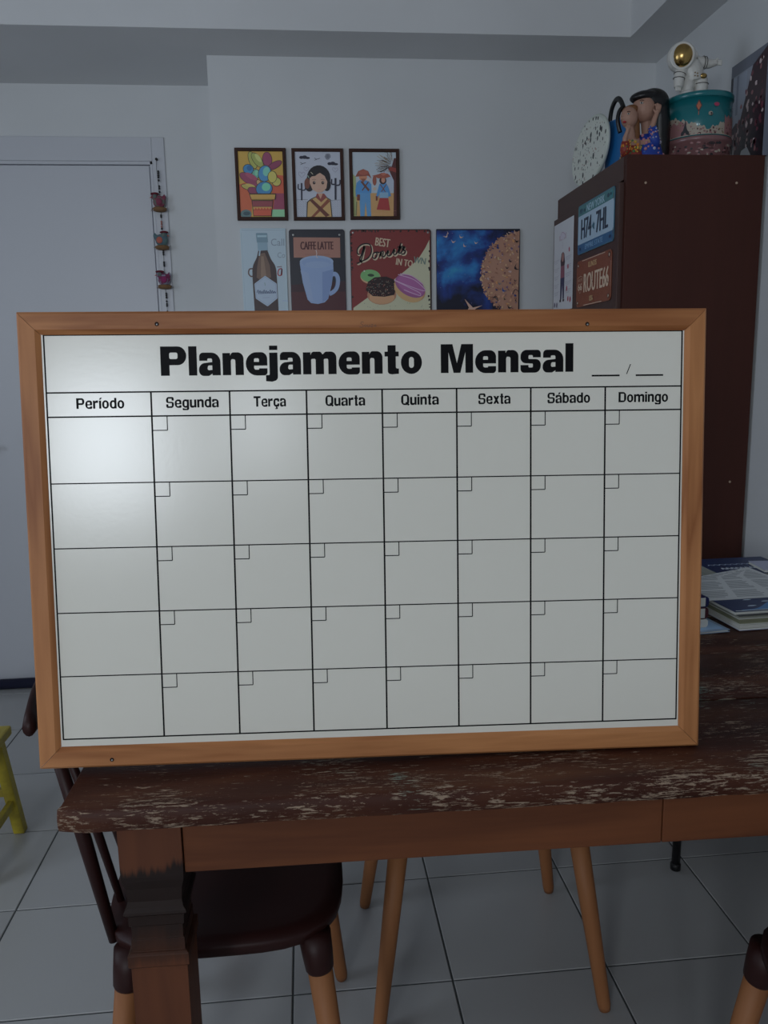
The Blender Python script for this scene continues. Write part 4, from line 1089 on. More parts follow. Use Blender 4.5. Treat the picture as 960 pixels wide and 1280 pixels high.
# ------------------------------------------------------------------ canvas standing on the cabinet against the right wall
t = thing('photo_canvas', (XR-0.001, 2.498, CZ+0.0005), math.radians(-90), 'photo print on canvas standing on the cabinet against the right wall, crowd in dark red', 'picture')
MB().box((0, -0.018, 0), (0.196, -0.0, 0.296)).build('canvas', mat('canvas_edge', seen(70, 74, 84), 0.7), t, bevel=0.001)
p = Print(0, 0, -0.018, finish=0.3); p.clip = (0.5, 0.5, 195.5, 295.5)
p.rect(0, 0, 196, 296, (98, 102, 112)); p.rect(0, 262, 196, 296, (70, 74, 84)); p.rect(0, 0, 14, 262, (24, 26, 36)); p.rect(14, 120, 90, 258, (104, 110, 122)); p.rect(34, 150, 46, 258, (82, 88, 102))
p.poly([(0, 0), (10, 110), (40, 128), (60, 120), (90, 190), (120, 262), (196, 290), (196, 0)], (34, 16, 24)); p.poly([(60, 0), (80, 100), (110, 60), (150, 100), (196, 80), (196, 0)], (22, 16, 22))
for i in range(80):
    x = random.uniform(14, 192); y = random.uniform(14, min(270, 60+x*1.6)); p.ell(x, y, random.uniform(3, 7), random.uniform(5, 10), random.choice([(120, 96, 96), (60, 22, 34), (76, 30, 42), (140, 124, 124), (30, 18, 24), (100, 62, 64)]), jag=0.25, seg=8); p.k -= 1
p.k += 1; p.poly([(60, 0), (80, 40), (110, 44), (130, 20), (140, 0)], (116, 120, 124)); p.poly([(24, 0), (30, 60), (38, 64), (36, 0)], (104, 100, 100))
p.build('printed_picture', t)

# ------------------------------------------------------------------ things on top of the cabinet
# speckled oval tray on its long edge
M_TERR = mat('terrazzo', rgb(222, 226, 216), 0.45); nt, n, l, b = nodes(M_TERR)
col = None; base = rgb(222, 226, 216)
prev = None
for sc_, th_, c_ in ((58, 0.30, rgb(28, 30, 34)), (120, 0.24, rgb(70, 84, 78)), (90, 0.20, rgb(150, 96, 74))):
    vo = nt.nodes.new('ShaderNodeTexVoronoi'); vo.inputs['Scale'].default_value = sc_
    l.new(coords(nt, (1, 1, 0.8), (0.5, 0.3, 0.2)), vo.inputs['Vector'])
    sep = nt.nodes.new('ShaderNodeSeparateColor'); l.new(vo.outputs['Color'], sep.inputs[0])
    lim = mathn(nt, 'MULTIPLY', sep.outputs[0], th_*1.9); lim = mathn(nt, 'SUBTRACT', lim, 0.12)
    msk = mathn(nt, 'LESS_THAN', vo.outputs['Distance'], lim)
    prev = mix(nt, msk, prev if prev is not None else base, c_)
l.new(prev, b.inputs['Base Color'])
t = thing('oval_tray', (0.937, 2.665, CZ), 0, 'speckled white terrazzo oval tray standing on edge on the cabinet', 'tray')
t.rotation_euler = (0, math.radians(2), 0)
pts = [(0.158*math.cos(a)*1.0, 0.098+0.097*math.sin(a)) for a in [2*math.pi*i/56 for i in range(56)]]
MB().prism(pts, -0.006, 0.006, axis=0).build('tray_plate', M_TERR, t, bevel=0.002)
rim = MB(); rim.tube([(0.0, y*1.002, 0.098+(z-0.098)*1.003) for y, z in pts]+[(0.0, pts[0][0]*1.002, 0.098+(pts[0][1]-0.098)*1.003)], 0.0062, seg=10, cap=False)
rim.build('rim', mat('tray_rim', rgb(205, 212, 202), 0.4), t)

# blue bag with black handle
M_BLUE = mat('blue_fabric', (0.010, 0.155, 0.42, 1), 0.6)
t = thing('tote_bag', (0.976, 2.515, CZ), 0, 'small bright blue bag with a tall arched black handle, behind the clay couple', 'bag')
mb = MB(); vs = []
prof = [(0.084, 0.0), (0.088, 0.02), (0.088, 0.10), (0.082, 0.150), (0.078, 0.153)]
for hy, z in prof:
    hx = 0.016 if z < 0.12 else 0.011
    for a in range(24):
        th = 2*math.pi*a/24; c, s = math.cos(th), math.sin(th); r = (abs(c)**4+abs(s)**4)**(-0.25)
        vs.append((c*r*hx, s*r*hy, z+(0.012*(s*r) if z > 0.12 else 0)))
fs = [(i*24+a, i*24+(a+1) % 24, (i+1)*24+(a+1) % 24, (i+1)*24+a) for i in range(4) for a in range(24)]+[tuple(range(23, -1, -1)), tuple(4*24+a for a in range(24))]
mb.add(vs, fs, None, True).build('bag_body', M_BLUE, t)
MB().tube(smooth_line([(0, 0.078, 0.10), (0, 0.078, 0.160), (0, 0.066, 0.198), (0, 0.036, 0.216), (0, 0.004, 0.210), (0, -0.024, 0.184), (0, -0.044, 0.15), (0, -0.05, 0.12)]), 0.0062, seg=12, flat=1.3).build('handle', M_BLACK, t)

# clay couple, heads together
M_SKIN = mat('clay_skin', (0.42, 0.235, 0.17, 1), 0.55); M_HAIRB = mat('black_hair', (0.006, 0.005, 0.006, 1), 0.35); M_HAIRN = mat('brown_hair', (0.22, 0.09, 0.03, 1), 0.5)
couple = thing('clay_figurine', (0.994, 2.385, CZ), 0, 'painted clay figurine of a couple cheek to cheek, standing on the cabinet', 'figurine')
def L(x, z, y=0.0): return (x-1.02, y, z-CZ)
sk = MB()
# big head, neck, shoulder, raised arm with hand on cheek
sk.ell(L(1.022, 2.018, -0.004), (0.034, 0.030, 0.038), rot=Matrix.Rotation(math.radians(-8), 3, 'Y'))
sk.ell(L(0.991, 2.012, -0.010), (0.008, 0.007, 0.007)); sk.ell(L(0.992, 2.000, -0.010), (0.005, 0.006, 0.004))
sk.tube([L(1.03, 1.99), L(1.034, 1.95), L(1.034, 1.92)], [0.015, 0.014, 0.024]); sk.tube([L(1.034, 1.93), L(1.034, 1.878)], [0.036, 0.040], seg=18)
sk.tube([L(1.056, 1.925, -0.020), L(1.030, 1.955, -0.038), L(1.040, 1.985, -0.040), L(1.049, 2.005, -0.036)], [0.011, 0.010, 0.007, 0.006])
for i in range(4): sk.tube([L(1.046+0.0022*i, 2.000, -0.036), L(1.045+0.0042*i, 2.016, -0.034), L(1.044+0.0050*i, 2.026-0.002*abs(i-1), -0.030)], [0.0031, 0.0029, 0.0024], seg=8)
sk.tube([L(1.042, 1.998, -0.038), L(1.036, 2.008, -0.036)], [0.003, 0.0025], seg=8)
# small head
sk.ell(L(0.972, 1.990, -0.020), (0.024, 0.022, 0.029), rot=Matrix.Rotation(math.radians(-6), 3, 'Y'))
sk.ell(L(0.949, 1.986, -0.026), (0.005, 0.005, 0.005)); sk.tube([L(0.976, 1.968, -0.018), L(0.982, 1.93, -0.014)], [0.011, 0.014]); sk.tube([L(0.985, 1.93, -0.012), L(0.988, 1.878, -0.012)], [0.024, 0.030], seg=18)
sk.tube([L(0.958, 1.905, -0.032), L(0.955, 1.930, -0.038), L(0.962, 1.955, -0.042)], [0.008, 0.007, 0.005])
for i in range(4): sk.tube([L(0.959+0.002*i, 1.952, -0.043), L(0.958+0.0032*i, 1.966-0.001*abs(i-1), -0.042)], [0.0026, 0.0021], seg=8)
sk.tube([L(0.958, 1.952, -0.044), L(0.953, 1.960, -0.042)], [0.0024, 0.002], seg=8)
sk.build('figures', M_SKIN, couple, remesh=0.0013)
hb = MB()
hb.ell(L(1.052, 2.040, 0.006), (0.046, 0.036, 0.036)); hb.tube([L(1.066, 2.045, 0.008), L(1.076, 1.99, 0.012), L(1.080, 1.93, 0.014), L(1.080, 1.879, 0.014)], [0.030, 0.030, 0.028, 0.026], seg=18)
hb.ell(L(1.022, 2.050, -0.002), (0.042, 0.031, 0.017), rot=Matrix.Rotation(math.radians(-6), 3, 'Y'))
o = hb.build('hair', M_HAIRB, couple, remesh=0.0022); o['label'] = 'long black hair of the larger figure'
hn = MB(); hn.ell(L(0.978, 2.012, -0.010), (0.024, 0.021, 0.014), rot=Matrix.Rotation(math.radians(-14), 3, 'Y')); hn.tube([L(0.996, 2.0, 0.0), L(1.000, 1.96, 0.0), L(1.002, 1.92, -0.01)], [0.014, 0.013, 0.010])
o = hn.build('hair', M_HAIRN, couple, remesh=0.002); o['label'] = 'brown hair of the smaller figure'
hk = MB(); hk.tube(smooth_line([L(0.955, 1.955, 0.0), L(0.947, 1.985, 0.0), L(0.950, 2.01, 0.0), L(0.962, 2.026, 0.0)]), [0.006]*16, seg=10).build('headband', M_HAIRB, couple)
# dresses
def dress(cx, cy, r0, r1, z0, z1, m_, spots, sleeve):
    d = MB(); d.lathe([(r1, z0), (r1*1.02, z0+0.01), ((r0+r1)/2*1.03, (z0+z1)/2), (r0, z1)], (cx, cy, 0), seg=28)
    d.tube(sleeve, [0.0165, 0.0145, 0.0120], seg=14)
    o = d.build('dress', m_, couple)
    k = MB()
    for i in range(46):
        a = random.uniform(math.pi*0.85, math.pi*2.15); z = random.uniform(z0+0.004, z1-0.002); f_ = (z-z0)/(z1-z0); r = (r1*(1-f_)+r0*f_)*1.035
        c = random.choice(spots); k.ell((cx+r*math.cos(a), cy+r*math.sin(a), z), (0.0032, 0.0032, 0.0032) if i % 3 else (0.0048, 0.0048, 0.0048), c, 8, 5)
    for j in range(30):
        t_ = random.random(); i0 = 0 if t_ < 0.5 else 1; u = t_*2-i0; pt = Vector(sleeve[i0]).lerp(Vector(sleeve[i0+1]), u); a = random.uniform(0, 6.28); rr = 0.0155-0.003*t_
        k.ell((pt.x+rr*math.cos(a), pt.y-abs(rr*math.sin(a)), pt.z), (0.0024,)*3, random.choice(spots), 8, 5)
    k.build('painted_flowers', None, o)
C_B = mat('blue_dress', (0.012, 0.05, 0.34, 1), 0.5); C_R = mat('red_dress', (0.26, 0.03, 0.02, 1), 0.5)
SP1 = [mat('sp_white', rgb(180, 180, 200), 0.6), mat('sp_pink', rgb(190, 130, 140), 0.6), mat('sp_sky', rgb(70, 110, 190), 0.6)]
SP2 = [mat('sp_orange', rgb(210, 130, 50), 0.6), mat('sp_yellow', rgb(210, 170, 70), 0.6), mat('sp_green', rgb(70, 120, 70), 0.6)]
dress(0.016, 0.0, 0.030, 0.046, 0.001, 0.070, C_B, SP1, [(0.030, -0.014, 0.020), (0.024, -0.034, 0.050), (0.012, -0.040, 0.084)])
dress(-0.034, -0.014, 0.020, 0.031, 0.001, 0.052, C_R, SP2, [(-0.054, -0.026, 0.010), (-0.062, -0.034, 0.028), (-0.062, -0.038, 0.046)])
eyes = [((1.003, 2.026, 1.0, -0.031)), ((0.962, 1.994, 0.8, -0.0415))]
for (x, z, s, y) in eyes:
    ey = MB()
    a = L(x, z, y)
    ey.ell(a, (0.0050*s, 0.0018, 0.0030*s), mat('eye_white', rgb(200, 196, 188), 0.4), 12, 8); ey.ell((a[0]-0.001, a[1]-0.0012, a[2]), (0.0022*s, 0.0012, 0.0026*s), M_HAIRB, 10, 6)
    ey.tube([(a[0]-0.006*s, a[1], a[2]+0.0062*s), (a[0], a[1]-0.001, a[2]+0.0080*s), (a[0]+0.006*s, a[1], a[2]+0.0065*s)], 0.0008, M_HAIRB, 6)
    ey.build('painted_eye', None, couple)
ey = MB()
ey.ell(L(0.992, 1.999, -0.020), (0.0052, 0.0045, 0.0022), mat('lips_rose', (0.30, 0.06, 0.05, 1), 0.5), 10, 6).build('painted_lips', None, couple)
ey = MB(); ey.ell(L(0.953, 1.974, -0.035), (0.0058, 0.0040, 0.0028), mat('lips_red', (0.42, 0.02, 0.03, 1), 0.5), 10, 6)
ey.build('painted_lips', None, couple)

# two tins stacked
TX, TY = 1.172, 2.415
M_TEAL = mat('teal_tin', (0.010, 0.165, 0.185, 1), 0.28, 0.0, 0.4); M_PINKT = mat('pink_tin', (0.24, 0.115, 0.115, 1), 0.3, 0.0, 0.3)
def cyl_print(name, parent, R_, items, cz=0.0):
    mb = MB(); k = 1
    for kind, *a in items:
        rr = R_+0.0002+0.00012*k
        if kind == 'band':        # theta0, theta1, f_low, f_high, mat
            t0, t1, fl_, fh, m_ = a; n_ = max(4, int((t1-t0)*R_/0.0015)); vs = []
            for i in range(n_+1):
                th = t0+(t1-t0)*i/n_; vs += [(rr*math.cos(th), rr*math.sin(th), fl_(th)), (rr*math.cos(th), rr*math.sin(th), fh(th))]
            mb.add(vs, [(2*i, 2*i+2, 2*i+3, 2*i+1) for i in range(n_)], m_)
        else:                     # blob: theta, z, rx, rz, m, nseg, jag
            th0, z, rx, rz_, m_, sg, jg = a; vs = [(rr*math.cos(th0), rr*math.sin(th0), z)]
            for i in range(sg):
                an = 2*math.pi*i/sg; j = 1+random.uniform(-jg, jg); th = th0+rx*math.cos(an)*j/R_; vs.append((rr*math.cos(th), rr*math.sin(th), z+rz_*math.sin(an)*j))
            mb.add(vs, [(0, 1+i, 1+(i+1) % sg) for i in range(sg)], m_)
        k += 1 if kind == 'band' else 0
        if kind == 'blob': k = k+0.02
    me = bpy.data.meshes.new(name); me.from_pydata(mb.v, [], mb.f)
    for x in mb.mats: me.materials.append(x)
    me.polygons.foreach_set('material_index', mb.mi); me.update()
    o = bpy.data.objects.new(name, me); COL.objects.link(o); o.parent = parent; return o
cream = mat('print_cream', (0.42, 0.36, 0.29, 1), 0.35); pinkp = mat('print_pink', (0.33, 0.16, 0.16, 1), 0.35); maroon = mat('print_maroon', (0.09, 0.03, 0.03, 1), 0.4)
orange = mat('print_orange', (0.48, 0.13, 0.06, 1), 0.4); magenta = mat('print_magenta', (0.42, 0.05, 0.12, 1), 0.4); darkp = mat('print_dark', (0.015, 0.015, 0.02, 1), 0.4)
t1 = thing('cake_tin', (TX, TY, CZ), 0, 'low pink patterned round tin under the teal tin on the cabinet', 'tin')
MB().lathe([(0.093, 0.0), (0.095, 0.002), (0.095, 0.044), (0.0975, 0.0445), (0.0980, 0.056), (0.0965, 0.058), (0.090, 0.0585)], seg=56).build('tin_body', M_PINKT, t1)
it = []
for i in range(120):
    it.append(('blob', random.uniform(math.pi*0.9, math.pi*2.1), random.uniform(0.005, 0.040), random.uniform(0.002, 0.006), random.uniform(0.002, 0.004), random.choice([maroon, cream, pinkp, maroon, darkp]), 8, 0.3))
it.append(('blob', math.pi*1.5, 0.034, 0.014, 0.006, maroon, 12, 0.1)); it.append(('blob', math.pi*1.5, 0.037, 0.009, 0.004, darkp, 12, 0.1))
cyl_print('printed_pattern', t1, 0.0951, it)
t2 = thing('cake_tin', (TX, TY, CZ+0.0590), 0, 'teal round tin with kite and flower pattern, stacked on the pink tin', 'tin')
MB().lathe([(0.093, 0.0), (0.095, 0.0015), (0.095, 0.102)], seg=56).build('tin_body', M_TEAL, t2)
MB().lathe([(0.0955, 0.1022), (0.0978, 0.103), (0.0980, 0.1150), (0.0960, 0.1175), (0.088, 0.1180)], seg=56).build('tin_lid', M_TEAL, t2)
A0 = math.pi*1.5
def valley(th): d = (th-A0+0.12); return 0.015+0.042*min(1, abs(d)/1.1)**0.9+0.003*math.sin(th*23)+0.002*math.sin(th*51)
items = [('band', math.pi*0.95, math.pi*2.05, lambda th: 0.002, valley, cream), ('band', A0+0.42, math.pi*2.05, lambda th: 0.004, lambda th: 0.052+0.004*math.sin(th*31), pinkp), ('band', math.pi*0.95, A0-0.75, lambda th: 0.004, lambda th: 0.040+0.004*math.sin(th*27), pinkp)]
for i in range(110):
    th = random.uniform(math.pi*0.95, math.pi*2.05); z = random.uniform(0.004, max(0.012, valley(th)-0.006))
    items.append(('blob', th, z, random.uniform(0.0015, 0.0035), random.uniform(0.0012, 0.003), random.choice([maroon, pinkp, pinkp, maroon, mat('print_olive', (0.24, 0.19, 0.08, 1), 0.4)]), 7, 0.3))
for k_, (r_, m_) in enumerate(((0.0, maroon), (0.0, orange))):
    s_ = 1.0-0.3*k_; items.append(('band', A0-0.42-0.09*s_, A0-0.42+0.09*s_, (lambda s_: lambda th: 0.078-0.017*s_*(1-abs(th-A0+0.42)/(0.09*s_+1e-6)))(s_), (lambda s_: lambda th: 0.078+0.017*s_*(1-abs(th-A0+0.42)/(0.09*s_+1e-6)))(s_), m_))
items += [('blob', A0-0.42, 0.058, 0.001, 0.006, orange, 8, 0), ('blob', A0+0.10, 0.080, 0.008, 0.0055, magenta, 12, 0.12), ('blob', A0-0.08, 0.056, 0.0062, 0.0056, cream, 12, 0.05), ('blob', A0-0.06, 0.054, 0.0048, 0.0048, darkp, 12, 0.1)]
eif = lambda th: abs(th-(A0-0.78))
items.append(('band', A0-0.90, A0-0.66, lambda th: 0.004+max(0, 0.008-eif(th)*0.16), lambda th: 0.006+0.040*math.exp(-eif(th)*26)+0.004, darkp))
cyl_print('printed_pattern', t2, 0.0951, items)

# astronaut figurine
AZ = CZ+0.0590+0.1182
ast = thing('astronaut_figurine', (1.128, 2.400, AZ), 0, 'white astronaut figurine with gold visor standing on the teal tin', 'figurine')
def A(x, z, y=0.0): return (x-1.150, y, z-AZ)
ab = MB()
ab.ell(A(1.126, 2.158, -0.012), (0.041, 0.038, 0.041))
ab.tube([A(1.150, 2.142, 0), A(1.162, 2.118, 0), A(1.166, 2.096, 0)], [0.032, 0.035, 0.031], seg=20)
ab.tube([A(1.176, 2.148, 0.002), A(1.196, 2.149, 0), A(1.216, 2.146, -0.002), A(1.234, 2.149, -0.004)], [0.019, 0.0165, 0.0120, 0.0085], seg=16)     # arm out to the right
for i in range(4): ab.tube([A(1.232, 2.1515-0.0022*i, -0.006+0.002*i), A(1.243, 2.1535-0.003*i, -0.006), A(1.250, 2.153-0.0040*i, -0.007)], [0.0036, 0.0032, 0.0026], seg=8)
ab.tube([A(1.230, 2.152, -0.007), A(1.236, 2.160, -0.010)], [0.0035, 0.0028], seg=8)
ab.tube([A(1.130, 2.128, -0.014), A(1.118, 2.108, -0.022), A(1.114, 2.088, -0.026), A(1.112, 2.073, -0.028)], [0.017, 0.0155, 0.0140, 0.0120], seg=16)  # arm down
for i in range(4): ab.tube([A(1.106+0.004*i, 2.072, -0.029), A(1.105+0.0045*i, 2.063, -0.031)], [0.0034, 0.0028], seg=8)
for sx in (0, 1):
    x0_ = 1.150+0.038*sx; ab.tube([A(x0_, 2.100, -0.004), A(x0_-0.003+0.004*sx, 2.080, -0.010), A(x0_-0.005+0.004*sx, AZ+0.010, -0.008), A(x0_-0.005+0.004*sx, AZ+0.004, -0.008)], [0.021, 0.0195, 0.0185, 0.0190], seg=16)
    ab.ell(A(x0_-0.006+0.004*sx, AZ+0.0075, -0.016), (0.017, 0.024, 0.0085))
ab.ell(A(1.178, 2.130, 0.028), (0.026, 0.014, 0.030))
ab.build('suit', M_WHITE, ast, remesh=0.0016)
rot = Matrix.Rotation(math.radians(28), 3, 'X') @ Matrix.Rotation(math.radians(0), 3, 'Z')
# visor: flattened ball on the face side, with rim
vdir = Vector((-0.34, -0.92, -0.12)).normalized(); vc = Vector(A(1.126, 2.158, -0.012))
q = vdir.to_track_quat('Z', 'Y').to_matrix()
MB().ell(tuple(vc+vdir*0.019), (0.0290, 0.0315, 0.0225), None, 28, 18, rot=q).build('visor', M_GOLD, ast)
ring = MB(); pts = [vc+vdir*0.0225+q@Vector((0.0300*math.cos(a), 0.0325*math.sin(a), 0)) for a in [2*math.pi*i/36 for i in range(37)]]
ring.tube(pts, 0.0040, seg=10, cap=False).build('helmet_rim', M_WHITE, ast)
gb = MB(); gb.ell(A(1.186, 2.106, -0.026), (0.0115, 0.006, 0.0075), M_GOLD, 16, 10).build('gold_pocket', M_GOLD, ast)
for (x, z, y, r, ang) in ((1.196, 2.1495, 0, 0.0172, 90), (1.203, 2.1495, 0, 0.0160, 90), (1.1195, 2.111, -0.0205, 0.0162, 14), (1.1160, 2.098, -0.0235, 0.0155, 8), (1.189, 2.088, -0.008, 0.0205, 0)):
    R_ = Matrix.Rotation(math.radians(ang), 3, 'Y'); c0 = Vector(A(x, z, y))
    MB().tube([c0+R_@Vector((r*math.cos(a), r*math.sin(a), 0)) for a in [2*math.pi*i/24 for i in range(25)]], 0.0010, seg=6, cap=False).build('suit_band', mat('band_grey', rgb(60, 56, 52), 0.4, 0.5), ast)
bt = MB()
for x, z in ((1.158, 2.104), (1.165, 2.110), (1.158, 2.112), (1.166, 2.103)): bt.ell(A(x, z, -0.034), (0.0020, 0.0020, 0.0020), None, 8, 6)
bt.build('suit_button', mat('gold_dot', (0.3, 0.2, 0.08, 1), 0.3, 0.8), ast)
e_ = MB().lathe([(0.008, 0.0), (0.009, 0.003), (0.006, 0.006)], seg=18).build('ear_cap', M_WHITE, ast)
e_.location = A(1.163, 2.163, -0.018); e_.rotation_euler = (0, math.radians(80), 0)

# ------------------------------------------------------------------ bird garland on the door casing
gl = thing('bird_garland', (-0.536, YD-0.007, 2.118), 0, 'hanging string of three cloth birds on straw nests with black beads by the door', 'garland')
xz = [(0.0, 0.0), (-0.002, -0.035), (0.004, -0.150), (0.006, -0.30), (0.002, -0.45), (0.006, -0.60), (0.004, -0.68)]
MB().tube([(x, -0.012, z) for x, z in xz], 0.0008, seg=6).build('cord', M_BLACK, gl)
nl = MB().lathe([(0.0035, 0), (0.0035, 0.012), (0.005, 0.0125), (0.005, 0.014)], seg=12); nl.v = [(a, -c, b2) for a, b2, c in nl.v]; nl.build('nail', M_BLACK, gl)
M_BEADR = mat('bead_rose', (0.40, 0.16, 0.13, 1), 0.5)
for i, z in enumerate([-0.045, -0.052, -0.060, -0.067, -0.078, -0.100, -0.108, -0.120, -0.208, -0.213, -0.232, -0.240, -0.250, -0.258, -0.340, -0.348, -0.355, -0.385, -0.392, -0.398, -0.505, -0.512, -0.520, -0.535, -0.545, -0.552, -0.575, -0.600, -0.62]):
    red = z in (-0.232, -0.240, -0.250)
    x = 0.004 if z > -0.4 else 0.005
    MB().ell((x, -0.012, z), (0.0038, 0.0038, 0.0046), None, 10, 6).build('bead', M_BEADR if red else M_BLACK, gl)
def cloth(name, c1, c2, sc_=60):
    m_ = mat(name, c1, 0.9); nt, n, l, b = nodes(m_)
    l.new(ramp(nt, noise(nt, coords(nt), sc_, 2, 0.5), [(0.45, c1), (0.55, c2)]), b.inputs['Base Color']); return m_
cl = [cloth('cloth_rose', (0.16, 0.16, 0.14, 1), (0.26, 0.06, 0.10, 1)), cloth('cloth_teal', (0.12, 0.20, 0.20, 1), (0.10, 0.16, 0.20, 1)), cloth('cloth_lilac', (0.28, 0.27, 0.36, 1), (0.20, 0.03, 0.09, 1))]
wl_ = [mat('wing_rose', (0.24, 0.05, 0.09, 1), 0.9), mat('wing_coral', (0.50, 0.14, 0.10, 1), 0.9), mat('wing_magenta', (0.26, 0.03, 0.12, 1), 0.9)]
M_STRAW = mat('straw', (0.22, 0.12, 0.055, 1), 0.95); M_COMB = mat('red_felt', (0.13, 0.008, 0.02, 1), 0.9); M_GREYF = mat('grey_felt', (0.13, 0.16, 0.15, 1), 0.9)
for i, (z, d) in enumerate(((-0.160, -1), (-0.303, 1), (-0.452, -1))):
    bd = MB(); bd.ell((0.002, -0.022, z), (0.024, 0.016, 0.024), None, 18, 12); bd.ell((d*0.013, -0.023, z+0.018), (0.013, 0.012, 0.013), None, 14, 10)
    bd.tube([(-d*0.012, -0.022, z+0.004), (-d*0.024, -0.022, z+0.020), (-d*0.022, -0.022, z+0.028)], [0.012, 0.007, 0.002], seg=10)
    bo = bd.build('bird', cl[i], gl, remesh=0.002); bo['label'] = ('rose and grey patched cloth bird, top of the string', 'teal cloth bird with coral wing, middle of the string', 'lilac and magenta cloth bird, lowest on the string')[i]
    MB().ell((-d*0.004, -0.037, z-0.001), (0.012, 0.004, 0.013), None, 12, 8).build('wing', wl_[i], bo)
    cm = MB(); cm.ell((d*0.013, -0.023, z+0.030), (0.017, 0.010, 0.0055), None, 12, 8); cm.build('comb', M_COMB, bo)
    MB().ell((d*0.012, -0.0335, z+0.019), (0.008, 0.003, 0.008), None, 10, 6).build('face_patch', M_GREYF, bo)
    MB().tube([(d*0.025, -0.024, z+0.018), (d*0.033, -0.024, z+0.015)], [0.003, 0.0008], seg=8).build('beak', wl_[1], bo)
    ns_ = MB(); ns_.lathe([(0.016, -0.009), (0.024, -0.006), (0.027, 0.003), (0.022, 0.006)], (0.003, -0.024, z-0.027), seg=20)
    for j in range(40):
        a = random.uniform(0, 6.28); r_ = 0.024; x, y = 0.003+r_*math.cos(a), -0.024+0.85*r_*math.sin(a)
        ns_.tube([(x, y, z-0.032+random.uniform(0, 0.010)), (x+random.uniform(-0.012, 0.012), min(-0.001, y+random.uniform(-0.007, 0.005)), z-0.036+random.uniform(0, 0.016))], 0.0006, seg=4)
    ns_.build('straw_nest', M_STRAW, gl)

# ------------------------------------------------------------------ papers and books on the table
BT = TZ+0.0012
def slab(mb, c, ang, w_, d_, z0, z1, m_=None):
    """box turned by ang about z, near-left corner at c"""
    u = Vector((math.cos(ang), math.sin(ang))); v = Vector((-math.sin(ang), math.cos(ang))); c = Vector(c)
    P = [c, c+u*w_, c+u*w_+v*d_, c+v*d_]
    mb.prism([(p.x, p.y) for p in P], z0, z1, m_); return P
def paper_stack(name, label, cat, c, ang, w_, d_, z0, cover_m, n, th, page_m=M_PAPER, group=None):
    t = thing(name, (c[0], c[1], z0), ang, label, cat, group)
    MB().box((0, 0, 0), (w_, d_, 0.0008)).build('back_cover', cover_m[1], t)
    pg = MB(); 
    for i in range(n):
        h0 = 0.0008+(th-0.0016)*i/n; h1 = 0.0008+(th-0.0016)*(i+1)/n-0.0003; j = random.uniform(0, 0.0025)
        pg.box((0.001+j*0.4, 0.001+j, h0), (w_-0.002-j, d_-0.002, h1))
    pg.build('pages', page_m, t)
    MB().box((0, -0.0005, th-0.0008), (w_, d_, th)).build('front_cover', cover_m[0], t)
    return t
M_SKYB = mat('sky_blue_cover', rgb(150, 172, 196), 0.4); M_NAVYC = mat('navy_cover', (0.014, 0.035, 0.11, 1), 0.4); M_MIDBL = mat('blue_cover', (0.05, 0.11, 0.22, 1), 0.4); M_GREYP = mat('grey_pages', rgb(146, 148, 138), 0.8); M_OLIVE = mat('olive_pages', rgb(130, 132, 108), 0.8)
def top_print(t, w_, d_, z, fn):
    """print lying flat on top: local x, y in mm"""
    p = Print(0, 0, 0); fn(p); o = p.build('printed_cover', t)
    o.data.transform(Matrix(((1, 0, 0, 0), (0, 0, 1, 0), (0, -1, 0, z), (0, 0, 0, 1)))); return o
a1 = math.radians(9)
t = paper_stack('booklet', 'thin pale blue booklet flat on the table, lowest and nearest of the papers', 'booklet', (0.708, 1.449), math.radians(6), 0.118, 0.30, BT, (M_SKYB, M_SKYB), 2, 0.005)
top_print(t, 0.15, 0.3, 0.005, lambda p: (p.rect(8, 8, 110, 60, (120, 150, 178)), p.rect(4, 120, 80, 170, (130, 158, 184))))
ang = math.radians(3)
mx, my = 0.8465, 1.463
specs = [('magazine', 'white magazine at the bottom of the papers beside the pale blue booklet', (M_PAPER, mat('pale_lilac', rgb(170, 176, 196), 0.5)), 3, 0.011, M_PAPER, 0.0, 0.0),
         ('magazine', 'thick magazine with olive page edges, second from the bottom of the pile', (M_PAPER, M_PAPER), 5, 0.012, M_OLIVE, 0.002, 0.004),
         ('magazine', 'magazine with thin dark lettering on its spine, third in the pile', (mat('dark_grey_cover', rgb(64, 66, 66), 0.5), M_PAPER), 3, 0.007, M_GREYP, -0.002, 0.001),
         ('magazine', 'navy and blue covered magazine topmost of the near pile', (M_NAVYC, M_PAPER), 2, 0.006, M_PAPER, -0.006, 0.010)]
z = BT
for nm, lb, cm_, n_, th_, pm_, ox, oy in specs:
    t = paper_stack(nm, lb, 'magazine', (mx+ox, my+oy), ang, 0.28, 0.185, z, cm_, n_, th_, pm_, 'magazines piled on the table'); z += th_+0.0002
    lasttop = t
def navy_art(p):
    p.poly(smooth_line([(20, 10), (60, 16), (120, 60), (200, 90), (278, 70)])+[(278, 4), (20, 4)], (40, 82, 120)); p.poly([(120, 4), (150, 40), (200, 50), (240, 4)], (28, 92, 112))
    for x, y in ((46, 30), (92, 54), (120, 26), (60, 70), (160, 74), (140, 12)): p.poly(smooth_line([(x, y), (x+8, y+5), (x+22, y+3), (x+12, y-1)]), (150, 164, 176))
    p.rect(4, 2, 276, 5, (150, 156, 156))
o = top_print(lasttop, 0.28, 0.185, 0.006, navy_art)
zc_ = z
